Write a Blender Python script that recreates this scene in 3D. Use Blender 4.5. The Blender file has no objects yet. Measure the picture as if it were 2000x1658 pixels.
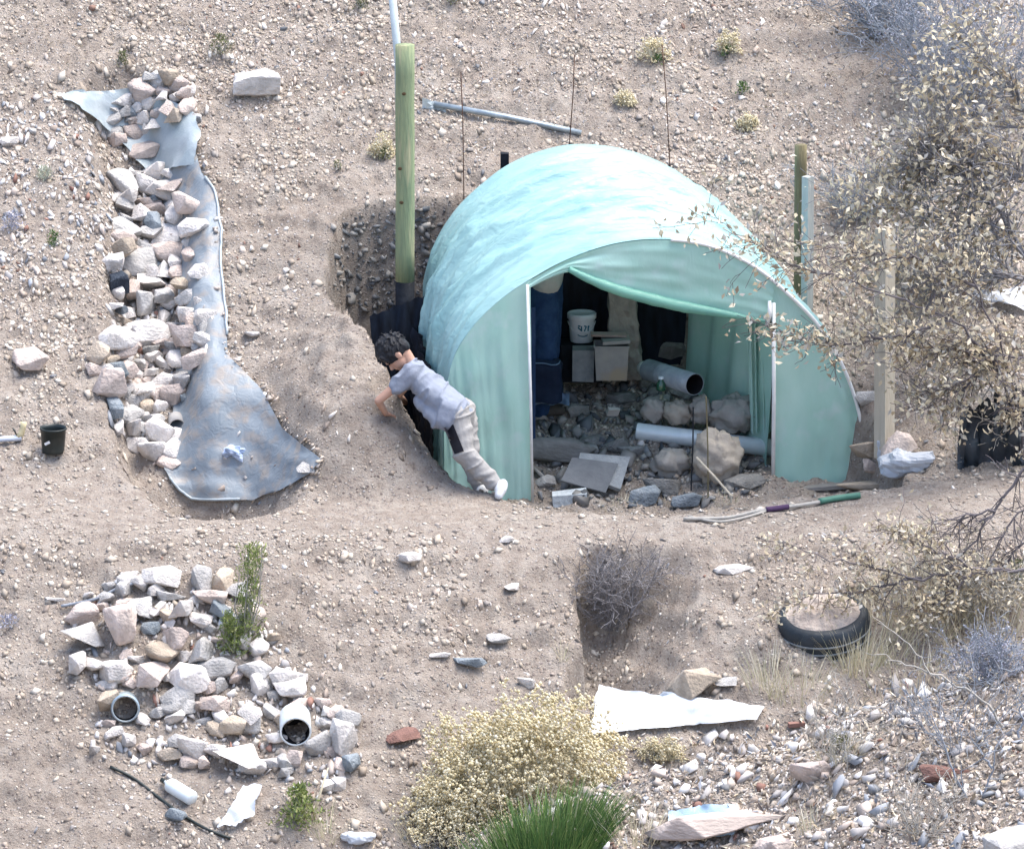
import bpy, bmesh, math, random
import numpy as np
from mathutils import Vector, Matrix, Euler, noise as mnoise

random.seed(7)
RNG = np.random.default_rng(11)
scene = bpy.context.scene
col = scene.collection
R = math.radians

# ------------------------------------------------------------------ camera
PITCH = R(14.0); DIST = 45.0; PPM = 285.0          # photo pixels per metre at the ledge
TARGET = Vector((0, 0, 0.62))
FWD = Vector((0, math.cos(PITCH), -math.sin(PITCH)))
UPV = Vector((0, math.sin(PITCH), math.cos(PITCH)))
CAM = TARGET - FWD * DIST
cam_data = bpy.data.cameras.new('camera')
cam = bpy.data.objects.new('camera', cam_data); col.objects.link(cam)
cam.location = CAM
cam.rotation_euler = (math.pi / 2 - PITCH, 0, 0)
cam_data.sensor_width = 36.0
cam_data.lens = 36.0 * DIST / (2000.0 / PPM)
cam_data.clip_start = 0.5; cam_data.clip_end = 2000
scene.camera = cam

# ------------------------------------------------------------------ sky, sun, exposure
world = bpy.data.worlds.new('World'); scene.world = world
world.use_nodes = True
wn = world.node_tree.nodes; wl = world.node_tree.links
bg = wn['Background']
sky = wn.new('ShaderNodeTexSky'); sky.sky_type = 'NISHITA'; sky.sun_disc = False
SUN_EL, SUN_AZ = R(70), R(75)      # azimuth measured from +Y clockwise
sky.sun_elevation = SUN_EL; sky.sun_rotation = SUN_AZ
sky.air_density = 1.0; sky.dust_density = 3.0; sky.ozone_density = 1.0
wl.new(sky.outputs[0], bg.inputs[0]); bg.inputs[1].default_value = 0.115
sun_data = bpy.data.lights.new('sun', 'SUN'); sun = bpy.data.objects.new('sun', sun_data); col.objects.link(sun)
sun_data.energy = 1.5; sun_data.angle = R(45); sun_data.color = (1.0, 0.955, 0.89)
sdir = Vector((math.sin(SUN_AZ) * math.cos(SUN_EL), math.cos(SUN_AZ) * math.cos(SUN_EL), math.sin(SUN_EL)))
sun.rotation_euler = sdir.to_track_quat('Z', 'Y').to_euler()
scene.render.engine = 'CYCLES'
scene.render.resolution_x, scene.render.resolution_y = 1024, 848
vs = scene.view_settings
vs.view_transform = 'Standard'; vs.look = 'None'; vs.gamma = 1.0; vs.use_curve_mapping = False
vs.exposure = 1.8
scene.cycles.max_bounces = 8; scene.cycles.transparent_max_bounces = 8

# ------------------------------------------------------------------ pixel rays (photo pixels, 2000 x 1658)
def ray(px, py):
    d = FWD + Vector((1, 0, 0)) * ((px - 1000) / PPM / DIST) + UPV * ((829 - py) / PPM / DIST)
    return d
def at(px, py, y):
    """world point seen at a photo pixel, at depth y"""
    d = ray(px, py); t = (y - CAM.y) / d.y
    return CAM + d * t
def proj(p):
    v = Vector(p) - CAM; f = v.dot(FWD)
    return 1000 + v.x / f * DIST * PPM, 829 - v.dot(UPV) / f * DIST * PPM
def pxm(p):
    """photo pixels per metre at a world point"""
    return PPM * DIST / (Vector(p) - CAM).dot(FWD)

# ------------------------------------------------------------------ noise
_tab = RNG.random((256, 256))
def vnoise(x, y, s=0):
    xi = np.floor(x).astype(int); yi = np.floor(y).astype(int)
    fx = x - xi; fy = y - yi
    fx = fx * fx * (3 - 2 * fx); fy = fy * fy * (3 - 2 * fy)
    a = (xi + 37 * s) & 255; b = (a + 1) & 255; c = (yi + 91 * s) & 255; d = (c + 1) & 255
    return (_tab[a, c] * (1 - fx) + _tab[b, c] * fx) * (1 - fy) + (_tab[a, d] * (1 - fx) + _tab[b, d] * fx) * fy - 0.5
def fbm(x, y, f, o=4, s=0, g=0.5):
    r = 0; a = 1.0
    for i in range(o):
        r = r + a * vnoise(x * f, y * f, s + i); f *= 2.03; a *= g
    return r
def ss(a, b, t):
    t = np.clip((t - a) / (b - a), 0, 1); return t * t * (3 - 2 * t)
def sp(t, k=0.1):
    return k * np.logaddexp(0, t / k)
def lerp(a, b, t): return a + (b - a) * t

# ------------------------------------------------------------------ materials
def _pr(name):
    m = bpy.data.materials.new(name); m.use_nodes = True
    n = m.node_tree.nodes; l = m.node_tree.links
    return m, n, l, n['Principled BSDF']
def mat(name, c1, c2=None, rough=0.85, scale=6.0, bump=0.3, spec=0.25, metal=0.0, rand=0.0, detail=5, bscale=None, stretch=None, lo=0.35, hi=0.65, wear=None):
    """mottled procedural surface: two colours by noise, fine bump, optional per-object brightness"""
    m, n, l, p = _pr(name)
    tc = n.new('ShaderNodeTexCoord'); vec = tc.outputs['Object']
    if stretch:
        mp = n.new('ShaderNodeMapping'); mp.inputs['Scale'].default_value = stretch
        l.new(vec, mp.inputs['Vector']); vec = mp.outputs[0]
    nz = n.new('ShaderNodeTexNoise'); nz.inputs['Scale'].default_value = scale; nz.inputs['Detail'].default_value = detail
    nz.inputs['Roughness'].default_value = 0.65
    l.new(vec, nz.inputs['Vector'])
    rp = n.new('ShaderNodeValToRGB'); rp.color_ramp.elements[0].position = lo; rp.color_ramp.elements[1].position = hi
    rp.color_ramp.elements[0].color = (*c1, 1); rp.color_ramp.elements[1].color = (*(c2 or [v * 0.78 for v in c1]), 1)
    l.new(nz.outputs['Fac'], rp.inputs[0]); out = rp.outputs[0]
    if wear:
        nw = n.new('ShaderNodeTexNoise'); nw.inputs['Scale'].default_value = scale * 0.45; nw.inputs['Detail'].default_value = 7
        l.new(vec, nw.inputs['Vector'])
        rw = n.new('ShaderNodeValToRGB'); rw.color_ramp.elements[0].position = 0.52; rw.color_ramp.elements[1].position = 0.62
        l.new(nw.outputs['Fac'], rw.inputs[0])
        mw = n.new('ShaderNodeMix'); mw.data_type = 'RGBA'; mw.inputs['B'].default_value = (*wear, 1)
        l.new(rw.outputs[0], mw.inputs['Factor']); l.new(out, mw.inputs['A']); out = mw.outputs['Result']
    if rand:
        oi = n.new('ShaderNodeObjectInfo'); mr = n.new('ShaderNodeMapRange')
        mr.inputs['To Min'].default_value = 1 - rand; mr.inputs['To Max'].default_value = 1 + rand
        l.new(oi.outputs['Random'], mr.inputs['Value'])
        hs = n.new('ShaderNodeHueSaturation'); l.new(mr.outputs[0], hs.inputs['Value']); l.new(out, hs.inputs['Color']); out = hs.outputs[0]
    l.new(out, p.inputs['Base Color'])
    p.inputs['Roughness'].default_value = rough; p.inputs['Specular IOR Level'].default_value = spec
    p.inputs['Metallic'].default_value = metal
    if bump:
        nb = n.new('ShaderNodeTexNoise'); nb.inputs['Scale'].default_value = bscale or scale * 4; nb.inputs['Detail'].default_value = 6
        l.new(vec, nb.inputs['Vector'])
        b = n.new('ShaderNodeBump'); b.inputs['Strength'].default_value = bump; b.inputs['Distance'].default_value = 0.02
        l.new(nb.outputs['Fac'], b.inputs['Height']); l.new(b.outputs[0], p.inputs['Normal'])
    return m
def island_mat(name, cols, rough=0.85, spec=0.2, translucent=0.0, jitter=0.25):
    """colour picked per loose piece (pebble, leaf, flower head)"""
    m, n, l, p = _pr(name)
    g = n.new('ShaderNodeNewGeometry'); rp = n.new('ShaderNodeValToRGB'); rp.color_ramp.interpolation = 'CONSTANT'
    e = rp.color_ramp.elements
    while len(e) < len(cols): e.new(0.5)
    tot = sum(w for w, _ in cols); acc = 0
    for k, (w, c) in enumerate(cols):
        e[k].position = acc / tot; e[k].color = (*c, 1); acc += w
    l.new(g.outputs['Random Per Island'], rp.inputs[0])
    ml = n.new('ShaderNodeMath'); ml.operation = 'MULTIPLY'; ml.inputs[1].default_value = 37.7
    fr = n.new('ShaderNodeMath'); fr.operation = 'FRACT'
    l.new(g.outputs['Random Per Island'], ml.inputs[0]); l.new(ml.outputs[0], fr.inputs[0])
    mr = n.new('ShaderNodeMapRange'); mr.inputs['To Min'].default_value = 1 - jitter; mr.inputs['To Max'].default_value = 1 + jitter
    l.new(fr.outputs[0], mr.inputs['Value'])
    hs = n.new('ShaderNodeHueSaturation'); l.new(rp.outputs[0], hs.inputs['Color']); l.new(mr.outputs[0], hs.inputs['Value'])
    l.new(hs.outputs[0], p.inputs['Base Color'])
    p.inputs['Roughness'].default_value = rough; p.inputs['Specular IOR Level'].default_value = spec
    if translucent:
        t = n.new('ShaderNodeBsdfTranslucent'); l.new(hs.outputs[0], t.inputs[0])
        mx = n.new('ShaderNodeMixShader'); mx.inputs[0].default_value = translucent
        l.new(p.outputs[0], mx.inputs[1]); l.new(t.outputs[0], mx.inputs[2])
        l.new(mx.outputs[0], n['Material Output'].inputs[0])
    return m
def sheet_mat(name, c1, c2, trans=0.4, rough=0.45, scale=3.0, spec=0.5, dirt=None, stretch=None, clear=0.0, crease=0.25, dirt_lo=0.55):
    """thin plastic film: diffuse + translucent with gloss and creases"""
    m, n, l, p = _pr(name)
    tc = n.new('ShaderNodeTexCoord'); vec = tc.outputs['Object']
    if stretch:
        mp = n.new('ShaderNodeMapping'); mp.inputs['Scale'].default_value = stretch; l.new(vec, mp.inputs[0]); vec = mp.outputs[0]
    nz = n.new('ShaderNodeTexNoise'); nz.inputs['Scale'].default_value = scale; nz.inputs['Detail'].default_value = 5
    l.new(vec, nz.inputs['Vector'])
    rp = n.new('ShaderNodeValToRGB'); rp.color_ramp.elements[0].position = 0.35; rp.color_ramp.elements[1].position = 0.68
    rp.color_ramp.elements[0].color = (*c1, 1); rp.color_ramp.elements[1].color = (*c2, 1)
    l.new(nz.outputs['Fac'], rp.inputs[0]); out = rp.outputs[0]
    if dirt:
        nd = n.new('ShaderNodeTexNoise'); nd.inputs['Scale'].default_value = scale * 3; nd.inputs['Detail'].default_value = 8
        l.new(tc.outputs['Object'], nd.inputs['Vector'])
        rd = n.new('ShaderNodeValToRGB'); rd.color_ramp.elements[0].position = dirt_lo; rd.color_ramp.elements[1].position = dirt_lo + 0.2
        l.new(nd.outputs['Fac'], rd.inputs[0])
        md = n.new('ShaderNodeMix'); md.data_type = 'RGBA'; md.inputs['B'].default_value = (*dirt, 1)
        l.new(rd.outputs[0], md.inputs['Factor']); l.new(out, md.inputs['A']); out = md.outputs['Result']
    l.new(out, p.inputs['Base Color']); p.inputs['Roughness'].default_value = rough; p.inputs['Specular IOR Level'].default_value = spec
    nb = n.new('ShaderNodeTexNoise'); nb.inputs['Scale'].default_value = scale * 4; nb.inputs['Detail'].default_value = 5; nb.inputs['Distortion'].default_value = 0.6
    l.new(vec, nb.inputs['Vector'])
    ab = n.new('ShaderNodeMath'); ab.operation = 'SUBTRACT'; ab.inputs[1].default_value = 0.5; l.new(nb.outputs['Fac'], ab.inputs[0])
    a2 = n.new('ShaderNodeMath'); a2.operation = 'ABSOLUTE'; l.new(ab.outputs[0], a2.inputs[0])
    vc = n.new('ShaderNodeTexVoronoi'); vc.feature = 'DISTANCE_TO_EDGE'; vc.inputs['Scale'].default_value = scale * 1.6
    nd2 = n.new('ShaderNodeTexNoise'); nd2.inputs['Scale'].default_value = scale * 1.5; l.new(vec, nd2.inputs['Vector'])
    va = n.new('ShaderNodeMix'); va.data_type = 'VECTOR'; va.inputs['Factor'].default_value = 0.35
    l.new(vec, va.inputs['A']); l.new(nd2.outputs['Color'], va.inputs['B']); l.new(va.outputs['Result'], vc.inputs['Vector'])
    cl = n.new('ShaderNodeMath'); cl.operation = 'MINIMUM'; cl.inputs[1].default_value = 0.10; l.new(vc.outputs['Distance'], cl.inputs[0])
    sm = n.new('ShaderNodeMath'); sm.operation = 'MULTIPLY_ADD'; sm.inputs[1].default_value = 0.9; l.new(cl.outputs[0], sm.inputs[0]); l.new(a2.outputs[0], sm.inputs[2])
    b = n.new('ShaderNodeBump'); b.inputs['Strength'].default_value = crease; b.inputs['Distance'].default_value = 0.03
    l.new(sm.outputs[0], b.inputs['Height']); l.new(b.outputs[0], p.inputs['Normal'])
    sh = p.outputs[0]
    if trans:
        t = n.new('ShaderNodeBsdfTranslucent'); l.new(out, t.inputs[0])
        mx = n.new('ShaderNodeMixShader'); mx.inputs[0].default_value = trans
        l.new(sh, mx.inputs[1]); l.new(t.outputs[0], mx.inputs[2]); sh = mx.outputs[0]
    if clear:
        tr = n.new('ShaderNodeBsdfTransparent'); tr.inputs[0].default_value = (*c1, 1)
        mx = n.new('ShaderNodeMixShader'); mx.inputs[0].default_value = clear
        l.new(sh, mx.inputs[1]); l.new(tr.outputs[0], mx.inputs[2]); sh = mx.outputs[0]
    l.new(sh, n['Material Output'].inputs[0])
    return m

# ------------------------------------------------------------------ mesh builder
class MB:
    def __init__(s): s.v = []; s.f = []
    def add(s, vs_, fs_):
        o = len(s.v); s.v += [Vector(v) for v in vs_]; s.f += [tuple(i + o for i in f) for f in fs_]; return s
    def box(s, c, size, rot=None, jit=0.0):
        hx, hy, hz = [d / 2 for d in size]; M = rot.to_matrix() if isinstance(rot, Euler) else (rot or Matrix.Identity(3))
        vs_ = []
        for z in (-hz, hz):
            for x, y in ((-hx, -hy), (hx, -hy), (hx, hy), (-hx, hy)):
                j = Vector([random.uniform(-jit, jit) for _ in range(3)])
                vs_.append(Vector(c) + M @ (Vector((x, y, z)) + j))
        return s.add(vs_, [(0, 3, 2, 1), (4, 5, 6, 7), (0, 1, 5, 4), (1, 2, 6, 5), (2, 3, 7, 6), (3, 0, 4, 7)])
    def tube(s, pts, rad, n=8, cap=True, flat=None):
        pts = [Vector(p) for p in pts]; k = len(pts)
        if not hasattr(rad, '__len__'): rad = [rad] * k
        o = len(s.v); ref = None
        for i, p in enumerate(pts):
            t = (pts[min(i + 1, k - 1)] - pts[max(i - 1, 0)])
            t = t.normalized() if t.length > 1e-9 else Vector((0, 0, 1))
            if ref is None:
                ref = Vector((0, 0, 1)) if abs(t.z) < 0.9 else Vector((1, 0, 0))
            u = t.cross(ref); u = u.normalized() if u.length > 1e-6 else Vector((1, 0, 0))
            w = u.cross(t).normalized(); ref = w
            for j in range(n):
                a = 2 * math.pi * j / n
                s.v.append(p + (u * math.cos(a) + w * math.sin(a)) * rad[i])
        for i in range(k - 1):
            for j in range(n):
                a = o + i * n + j; b = o + i * n + (j + 1) % n
                s.f.append((a, b, b + n, a + n))
        if cap:
            s.f.append(tuple(o + j for j in reversed(range(n)))); s.f.append(tuple(o + (k - 1) * n + j for j in range(n)))
        return s
    def lathe(s, prof, org, axis=(0, 0, 1), n=20, closed=False):
        """profile [(r, h)...] turned about an axis"""
        ax = Vector(axis).normalized(); u = ax.orthogonal().normalized(); w = ax.cross(u); org = Vector(org)
        o = len(s.v)
        for r, h in prof:
            for j in range(n):
                a = 2 * math.pi * j / n
                s.v.append(org + ax * h + (u * math.cos(a) + w * math.sin(a)) * max(r, 1e-4))
        m = len(prof)
        for i in range(m if closed else m - 1):
            for j in range(n):
                i2 = (i + 1) % m
                a = o + i * n + j; b = o + i * n + (j + 1) % n; c = o + i2 * n + (j + 1) % n; d = o + i2 * n + j
                s.f.append((a, b, c, d))
        return s
    def grid(s, P, flip=False):
        """P: list of rows of points"""
        o = len(s.v); nr, nc = len(P), len(P[0])
        for r in P: s.v += [Vector(p) for p in r]
        for i in range(nr - 1):
            for j in range(nc - 1):
                a = o + i * nc + j
                q = (a, a + 1, a + nc + 1, a + nc)
                s.f.append(q[::-1] if flip else q)
        return s
    def ellipsoid(s, c, rad, rot=None, nu=14, nv=10):
        M = rot or Matrix.Identity(3); c = Vector(c); o = len(s.v)
        s.v.append(c + M @ Vector((0, 0, rad[2])))
        for i in range(1, nv):
            th = math.pi * i / nv
            for j in range(nu):
                a = 2 * math.pi * j / nu
                s.v.append(c + M @ Vector((rad[0] * math.sin(th) * math.cos(a), rad[1] * math.sin(th) * math.sin(a), rad[2] * math.cos(th))))
        s.v.append(c + M @ Vector((0, 0, -rad[2]))); e = len(s.v) - 1
        for j in range(nu): s.f.append((o, o + 1 + j, o + 1 + (j + 1) % nu))
        for i in range(nv - 2):
            for j in range(nu):
                a = o + 1 + i * nu + j; b = o + 1 + i * nu + (j + 1) % nu
                s.f.append((a, a + nu, b + nu, b))
        for j in range(nu): s.f.append((e, e - nu + (j + 1) % nu, e - nu + j))
        return s
    def capsule(s, a, b, ra, rb, n=14):
        a = Vector(a); b = Vector(b); t = (b - a); L = t.length; t = t.normalized() if L > 1e-9 else Vector((0, 0, 1))
        pts, rr = [], []
        for k in range(5):
            th = math.pi / 2 * (1 - k / 4 * 1.0); pts.append(a - t * ra * math.sin(th)); rr.append(max(ra * math.cos(th), ra * 0.02))
        for k in range(5):
            th = math.pi / 2 * k / 4; pts.append(b + t * rb * math.sin(th)); rr.append(max(rb * math.cos(th), rb * 0.02))
        return s.tube(pts, rr, n)
    def mesh(s, name, org=(0, 0, 0), smooth=False):
        me = bpy.data.meshes.new(name); o = Vector(org)
        me.from_pydata([tuple(v - o) for v in s.v], [], s.f); me.update()
        if smooth: me.polygons.foreach_set('use_smooth', [True] * len(me.polygons))
        return me
def fastmesh(name, V, F):
    """numpy verts (n,3) and faces (m,k) into one mesh"""
    me = bpy.data.meshes.new(name); k = F.shape[1]
    me.vertices.add(len(V)); me.vertices.foreach_set('co', np.ascontiguousarray(V, np.float32).ravel())
    me.loops.add(F.size); me.loops.foreach_set('vertex_index', np.ascontiguousarray(F, np.int32).ravel())
    me.polygons.add(len(F)); me.polygons.foreach_set('loop_start', np.arange(0, F.size, k, dtype=np.int32))
    me.update(calc_edges=True); me.validate()
    return me

# ------------------------------------------------------------------ objects
def tag(o, label=None, cat=None, group=None, kind=None):
    if label: o['label'] = label
    if cat: o['category'] = cat
    if group: o['group'] = group
    if kind: o['kind'] = kind
    return o
def thing(name, label, cat, loc, group=None):
    o = bpy.data.objects.new(name, None); o.empty_display_size = 0.05; col.objects.link(o); o.location = loc
    return tag(o, label, cat, group)
def part(parent, name, mb, m, smooth=False, kind=None, label=None):
    org = parent.location.copy()
    if parent.parent: org = org + parent.parent.location
    me = mb.mesh(name, org, smooth) if isinstance(mb, MB) else mb
    o = bpy.data.objects.new(name, me); col.objects.link(o); o.parent = parent
    me.materials.append(m)
    return tag(o, label, kind=kind)
def single(name, mb, m, label, cat, loc, group=None, smooth=False, kind=None):
    me = mb.mesh(name, loc, smooth); o = bpy.data.objects.new(name, me); col.objects.link(o); o.location = loc
    me.materials.append(m)
    return tag(o, label, cat, group, kind)
# ================================================================== TERRAIN
def H0(x, y):
    """hill, ledge, embankment and foreground mound before anything was dug"""
    x = np.asarray(x, float); y = np.asarray(y, float)
    y1 = 0.55 + 0.2 * ss(1.8, 3.0, x) - 0.10 * ss(-2.2, -3.6, x)
    hill = 0.60 * sp(y - y1, 0.13)
    hill = np.where(y > 9, hill - 0.25 * (y - 9), hill)
    y2 = -0.55 + 0.10 * np.sin(x * 1.3 + 0.6) + 0.25 * ss(1.4, 3.4, x)
    d = y2 - y
    ds = sp(d, 0.10)
    low = np.interp(ds, [0, 4.5, 25, 43, 60, 400], [0, 3.15, 8.0, -9.3, -9.6, -12])
    z = hill - low + 0.10 * ss(1.3, 3.4, x) * ss(-1.2, 0.2, y)
    z = z + 0.02 * ss(-2.0, -3.5, x)
    # spoil bank between the trench and the dug-out
    z = z + 0.46 * np.exp(-((x + 1.10) / 0.46) ** 2) * ss(0.25, 0.75, y) * (1 - ss(1.3, 2.4, y))
    # eroded notch in the embankment
    nx = ss(0.36, 0.42, x + 0.24 * fbm(x, y, 3.2, 3, 201)) * (1 - ss(0.60, 1.35, x))
    z = z - 0.55 * nx * ss(0.08, 0.26, d) * (1 - ss(0.85, 1.3, d))
    # foreground mound of rubble
    zc = np.interp(x, [-3.0, -1.0, -0.3, 0.7, 1.65, 2.1, 2.8, 3.5, 6], [-3.2, -1.80, -1.36, -0.98, -0.77, -0.55, -0.36, -0.18, 0.2])
    yc = -2.85
    mnd = zc - 0.30 * sp(yc - y, 0.15) - 0.85 * sp(y - yc, 0.10)
    far = ss(-12, -7, y)
    k = 0.06
    zz = k * np.logaddexp(z / k, mnd / k)
    return lerp(z, zz, far)
def march(px, py, fn, lo=-6.0, hi=11.0, n=560):
    """first point where the ray through a photo pixel meets the height field"""
    d = ray(px, py); ys = np.linspace(lo, hi, n)
    for k in range(2):
        t = (ys - CAM.y) / d.y
        X = CAM.x + d.x * t; Z = CAM.z + d.z * t
        h = fn(X, ys); below = np.nonzero(Z < h)[0]
        i = below[0] if len(below) else len(ys) - 1
        if k == 0 and i > 0: ys = np.linspace(ys[i - 1], ys[i], 14)
    i = max(i, 1)
    a = Z[i - 1] - h[i - 1]; b = h[i] - Z[i]; f = min(1, max(0, a / (a + b + 1e-9)))
    return Vector((lerp(X[i - 1], X[i], f), lerp(ys[i - 1], ys[i], f), lerp(Z[i - 1], Z[i], f)))

def poly_sd(x, y, P):
    """signed distance to polygon (negative inside)"""
    P = np.array(P); n = len(P); dmin = np.full(x.shape, 1e9); ins = np.zeros(x.shape, bool)
    for i in range(n):
        a = P[i]; b = P[(i + 1) % n]; e = b - a
        t = np.clip(((x - a[0]) * e[0] + (y - a[1]) * e[1]) / (e @ e), 0, 1)
        dmin = np.minimum(dmin, np.hypot(x - a[0] - t * e[0], y - a[1] - t * e[1]))
        c = ((a[1] > y) != (b[1] > y))
        with np.errstate(divide='ignore', invalid='ignore'):
            ins ^= c & (x < (b[0] - a[0]) * (y - a[1]) / (b[1] - a[1] + 1e-12) + a[0])
    return np.where(ins, -dmin, dmin)
def line_d(x, y, P):
    P = np.array(P); dmin = np.full(x.shape, 1e9)
    for i in range(len(P) - 1):
        a, b = P[i], P[i + 1]; e = b - a
        t = np.clip(((x - a[0]) * e[0] + (y - a[1]) * e[1]) / (e @ e), 0, 1)
        dmin = np.minimum(dmin, np.hypot(x - a[0] - t * e[0], y - a[1] - t * e[1]))
    return dmin

PIT = [march(px, py, H0).xy for px, py in
       [(1405, 1003), (1300, 1006), (1180, 1003), (1060, 995), (1012, 984), (950, 966), (895, 944), (838, 888), (796, 802), (748, 735), (722, 660),
        (685, 618), (640, 572), (640, 480), (668, 425), (740, 400), (880, 392), (1000, 345), (1130, 300), (1290, 345), (1440, 500), (1560, 625),
        (1660, 745), (1725, 830), (1775, 915), (1760, 948), (1650, 962), (1540, 975)]]
TRENCH = [march(px, py, H0).xy for px, py in [(250, 190), (275, 300), (305, 420), (300, 560), (305, 700), (305, 800), (335, 900)]]
BASIN = march(440, 935, H0).xy
PITFLOOR = lambda x, y: -0.22 + 0.25 * np.maximum(y - 0.9, 0) - 0.75 * (1 - ss(-0.70, -0.45, x)) * ss(0.9, 1.3, y)

def H1(x, y):
    z = H0(x, y)
    x = np.asarray(x, float); y = np.asarray(y, float)
    # trench and basin
    dt = line_d(x, y, TRENCH) + 0.05 * fbm(x, y, 2.2, 3, 5)
    tr = 1 - ss(0.14, 0.40, dt)
    z = z - 0.38 * tr
    bx = (x - BASIN[0]) / 0.62; by = (y - BASIN[1]) / 0.85
    z = z - 0.48 * (1 - ss(0.20, 1.0, np.hypot(bx, by)))
    # hollow with the lower stones
    c = march(440, 1400, H0)
    q = np.hypot((x - c.x) / 1.05, (y - c.y) / 0.75)
    z = z - 0.10 * (1 - ss(0.3, 1.0, q))
    # excavation for the greenhouse
    sd = poly_sd(x, y, PIT) + 0.035 * fbm(x, y, 3.5, 3, 9)
    f = ss(0.0, 0.10, -sd)
    fl = np.minimum(PITFLOOR(x, y), z)
    z = lerp(z, fl, f)
    return z, f
def build_axis(lo, hi, step, out_lo, out_hi, n):
    a = np.arange(lo, hi, step)
    g = (np.linspace(0, 1, n + 1)[1:]) ** 2.5
    return np.concatenate([(lo + (out_lo - lo) * g)[::-1], a, hi + (out_hi - hi) * g])
XS = build_axis(-4.1, 4.1, 0.0180, -160, 160, 40)
YS = build_axis(-4.9, 6.6, 0.0180, -120, 240, 40)
GX, GY = np.meshgrid(XS, YS)
GZ, PITF = H1(GX, GY)
inn = ss(-5.5, -4.5, GY) * (1 - ss(6, 9, GY)) * (1 - ss(4, 6, np.abs(GX)))
ledge = ss(-0.75, -0.45, GY) * (1 - ss(0.45, 0.75, GY))
rough = 1 - 0.75 * ledge
slope = np.hypot(*np.gradient(GZ, YS, XS))
GZ = GZ + inn * (rough * (0.050 * fbm(GX, GY, 1.7, 3, 20) + 0.045 * fbm(GX, GY, 6.0, 3, 30)) + (0.4 + 0.6 * rough) * 0.022 * fbm(GX, GY, 22.0, 2, 40))
GZ = GZ + inn * np.minimum(slope, 3.0) / 3.0 * 0.10 * fbm(GX, GY, 8.0, 3, 60)
# terrace-like little ledges running along the slope
GZ = GZ + inn * rough * (1 - PITF) * 0.030 * np.sin(GZ * 34 + 7 * fbm(GX, GY, 1.3, 3, 70)) * 0.5
# rubble inside the dug-out
GZ = GZ + PITF * (0.075 * fbm(GX, GY, 4.5, 3, 80) + 0.03 * np.abs(fbm(GX, GY, 13.0, 2, 85)))
def zat(x, y):
    x = np.asarray(x, float); y = np.asarray(y, float)
    i = np.clip(np.searchsorted(XS, x) - 1, 0, len(XS) - 2); j = np.clip(np.searchsorted(YS, y) - 1, 0, len(YS) - 2)
    u = np.clip((x - XS[i]) / (XS[i + 1] - XS[i]), 0, 1); v = np.clip((y - YS[j]) / (YS[j + 1] - YS[j]), 0, 1)
    return (GZ[j, i] * (1 - u) + GZ[j, i + 1] * u) * (1 - v) + (GZ[j + 1, i] * (1 - u) + GZ[j + 1, i + 1] * u) * v
def G(px, py):
    """ground point seen at a photo pixel"""
    return march(px, py, zat)
def gz(x, y): return float(zat(x, y))
def gn(x, y, e=0.04):
    return Vector((-(gz(x + e, y) - gz(x - e, y)) / (2 * e), -(gz(x, y + e) - gz(x, y - e)) / (2 * e), 1)).normalized()

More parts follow.
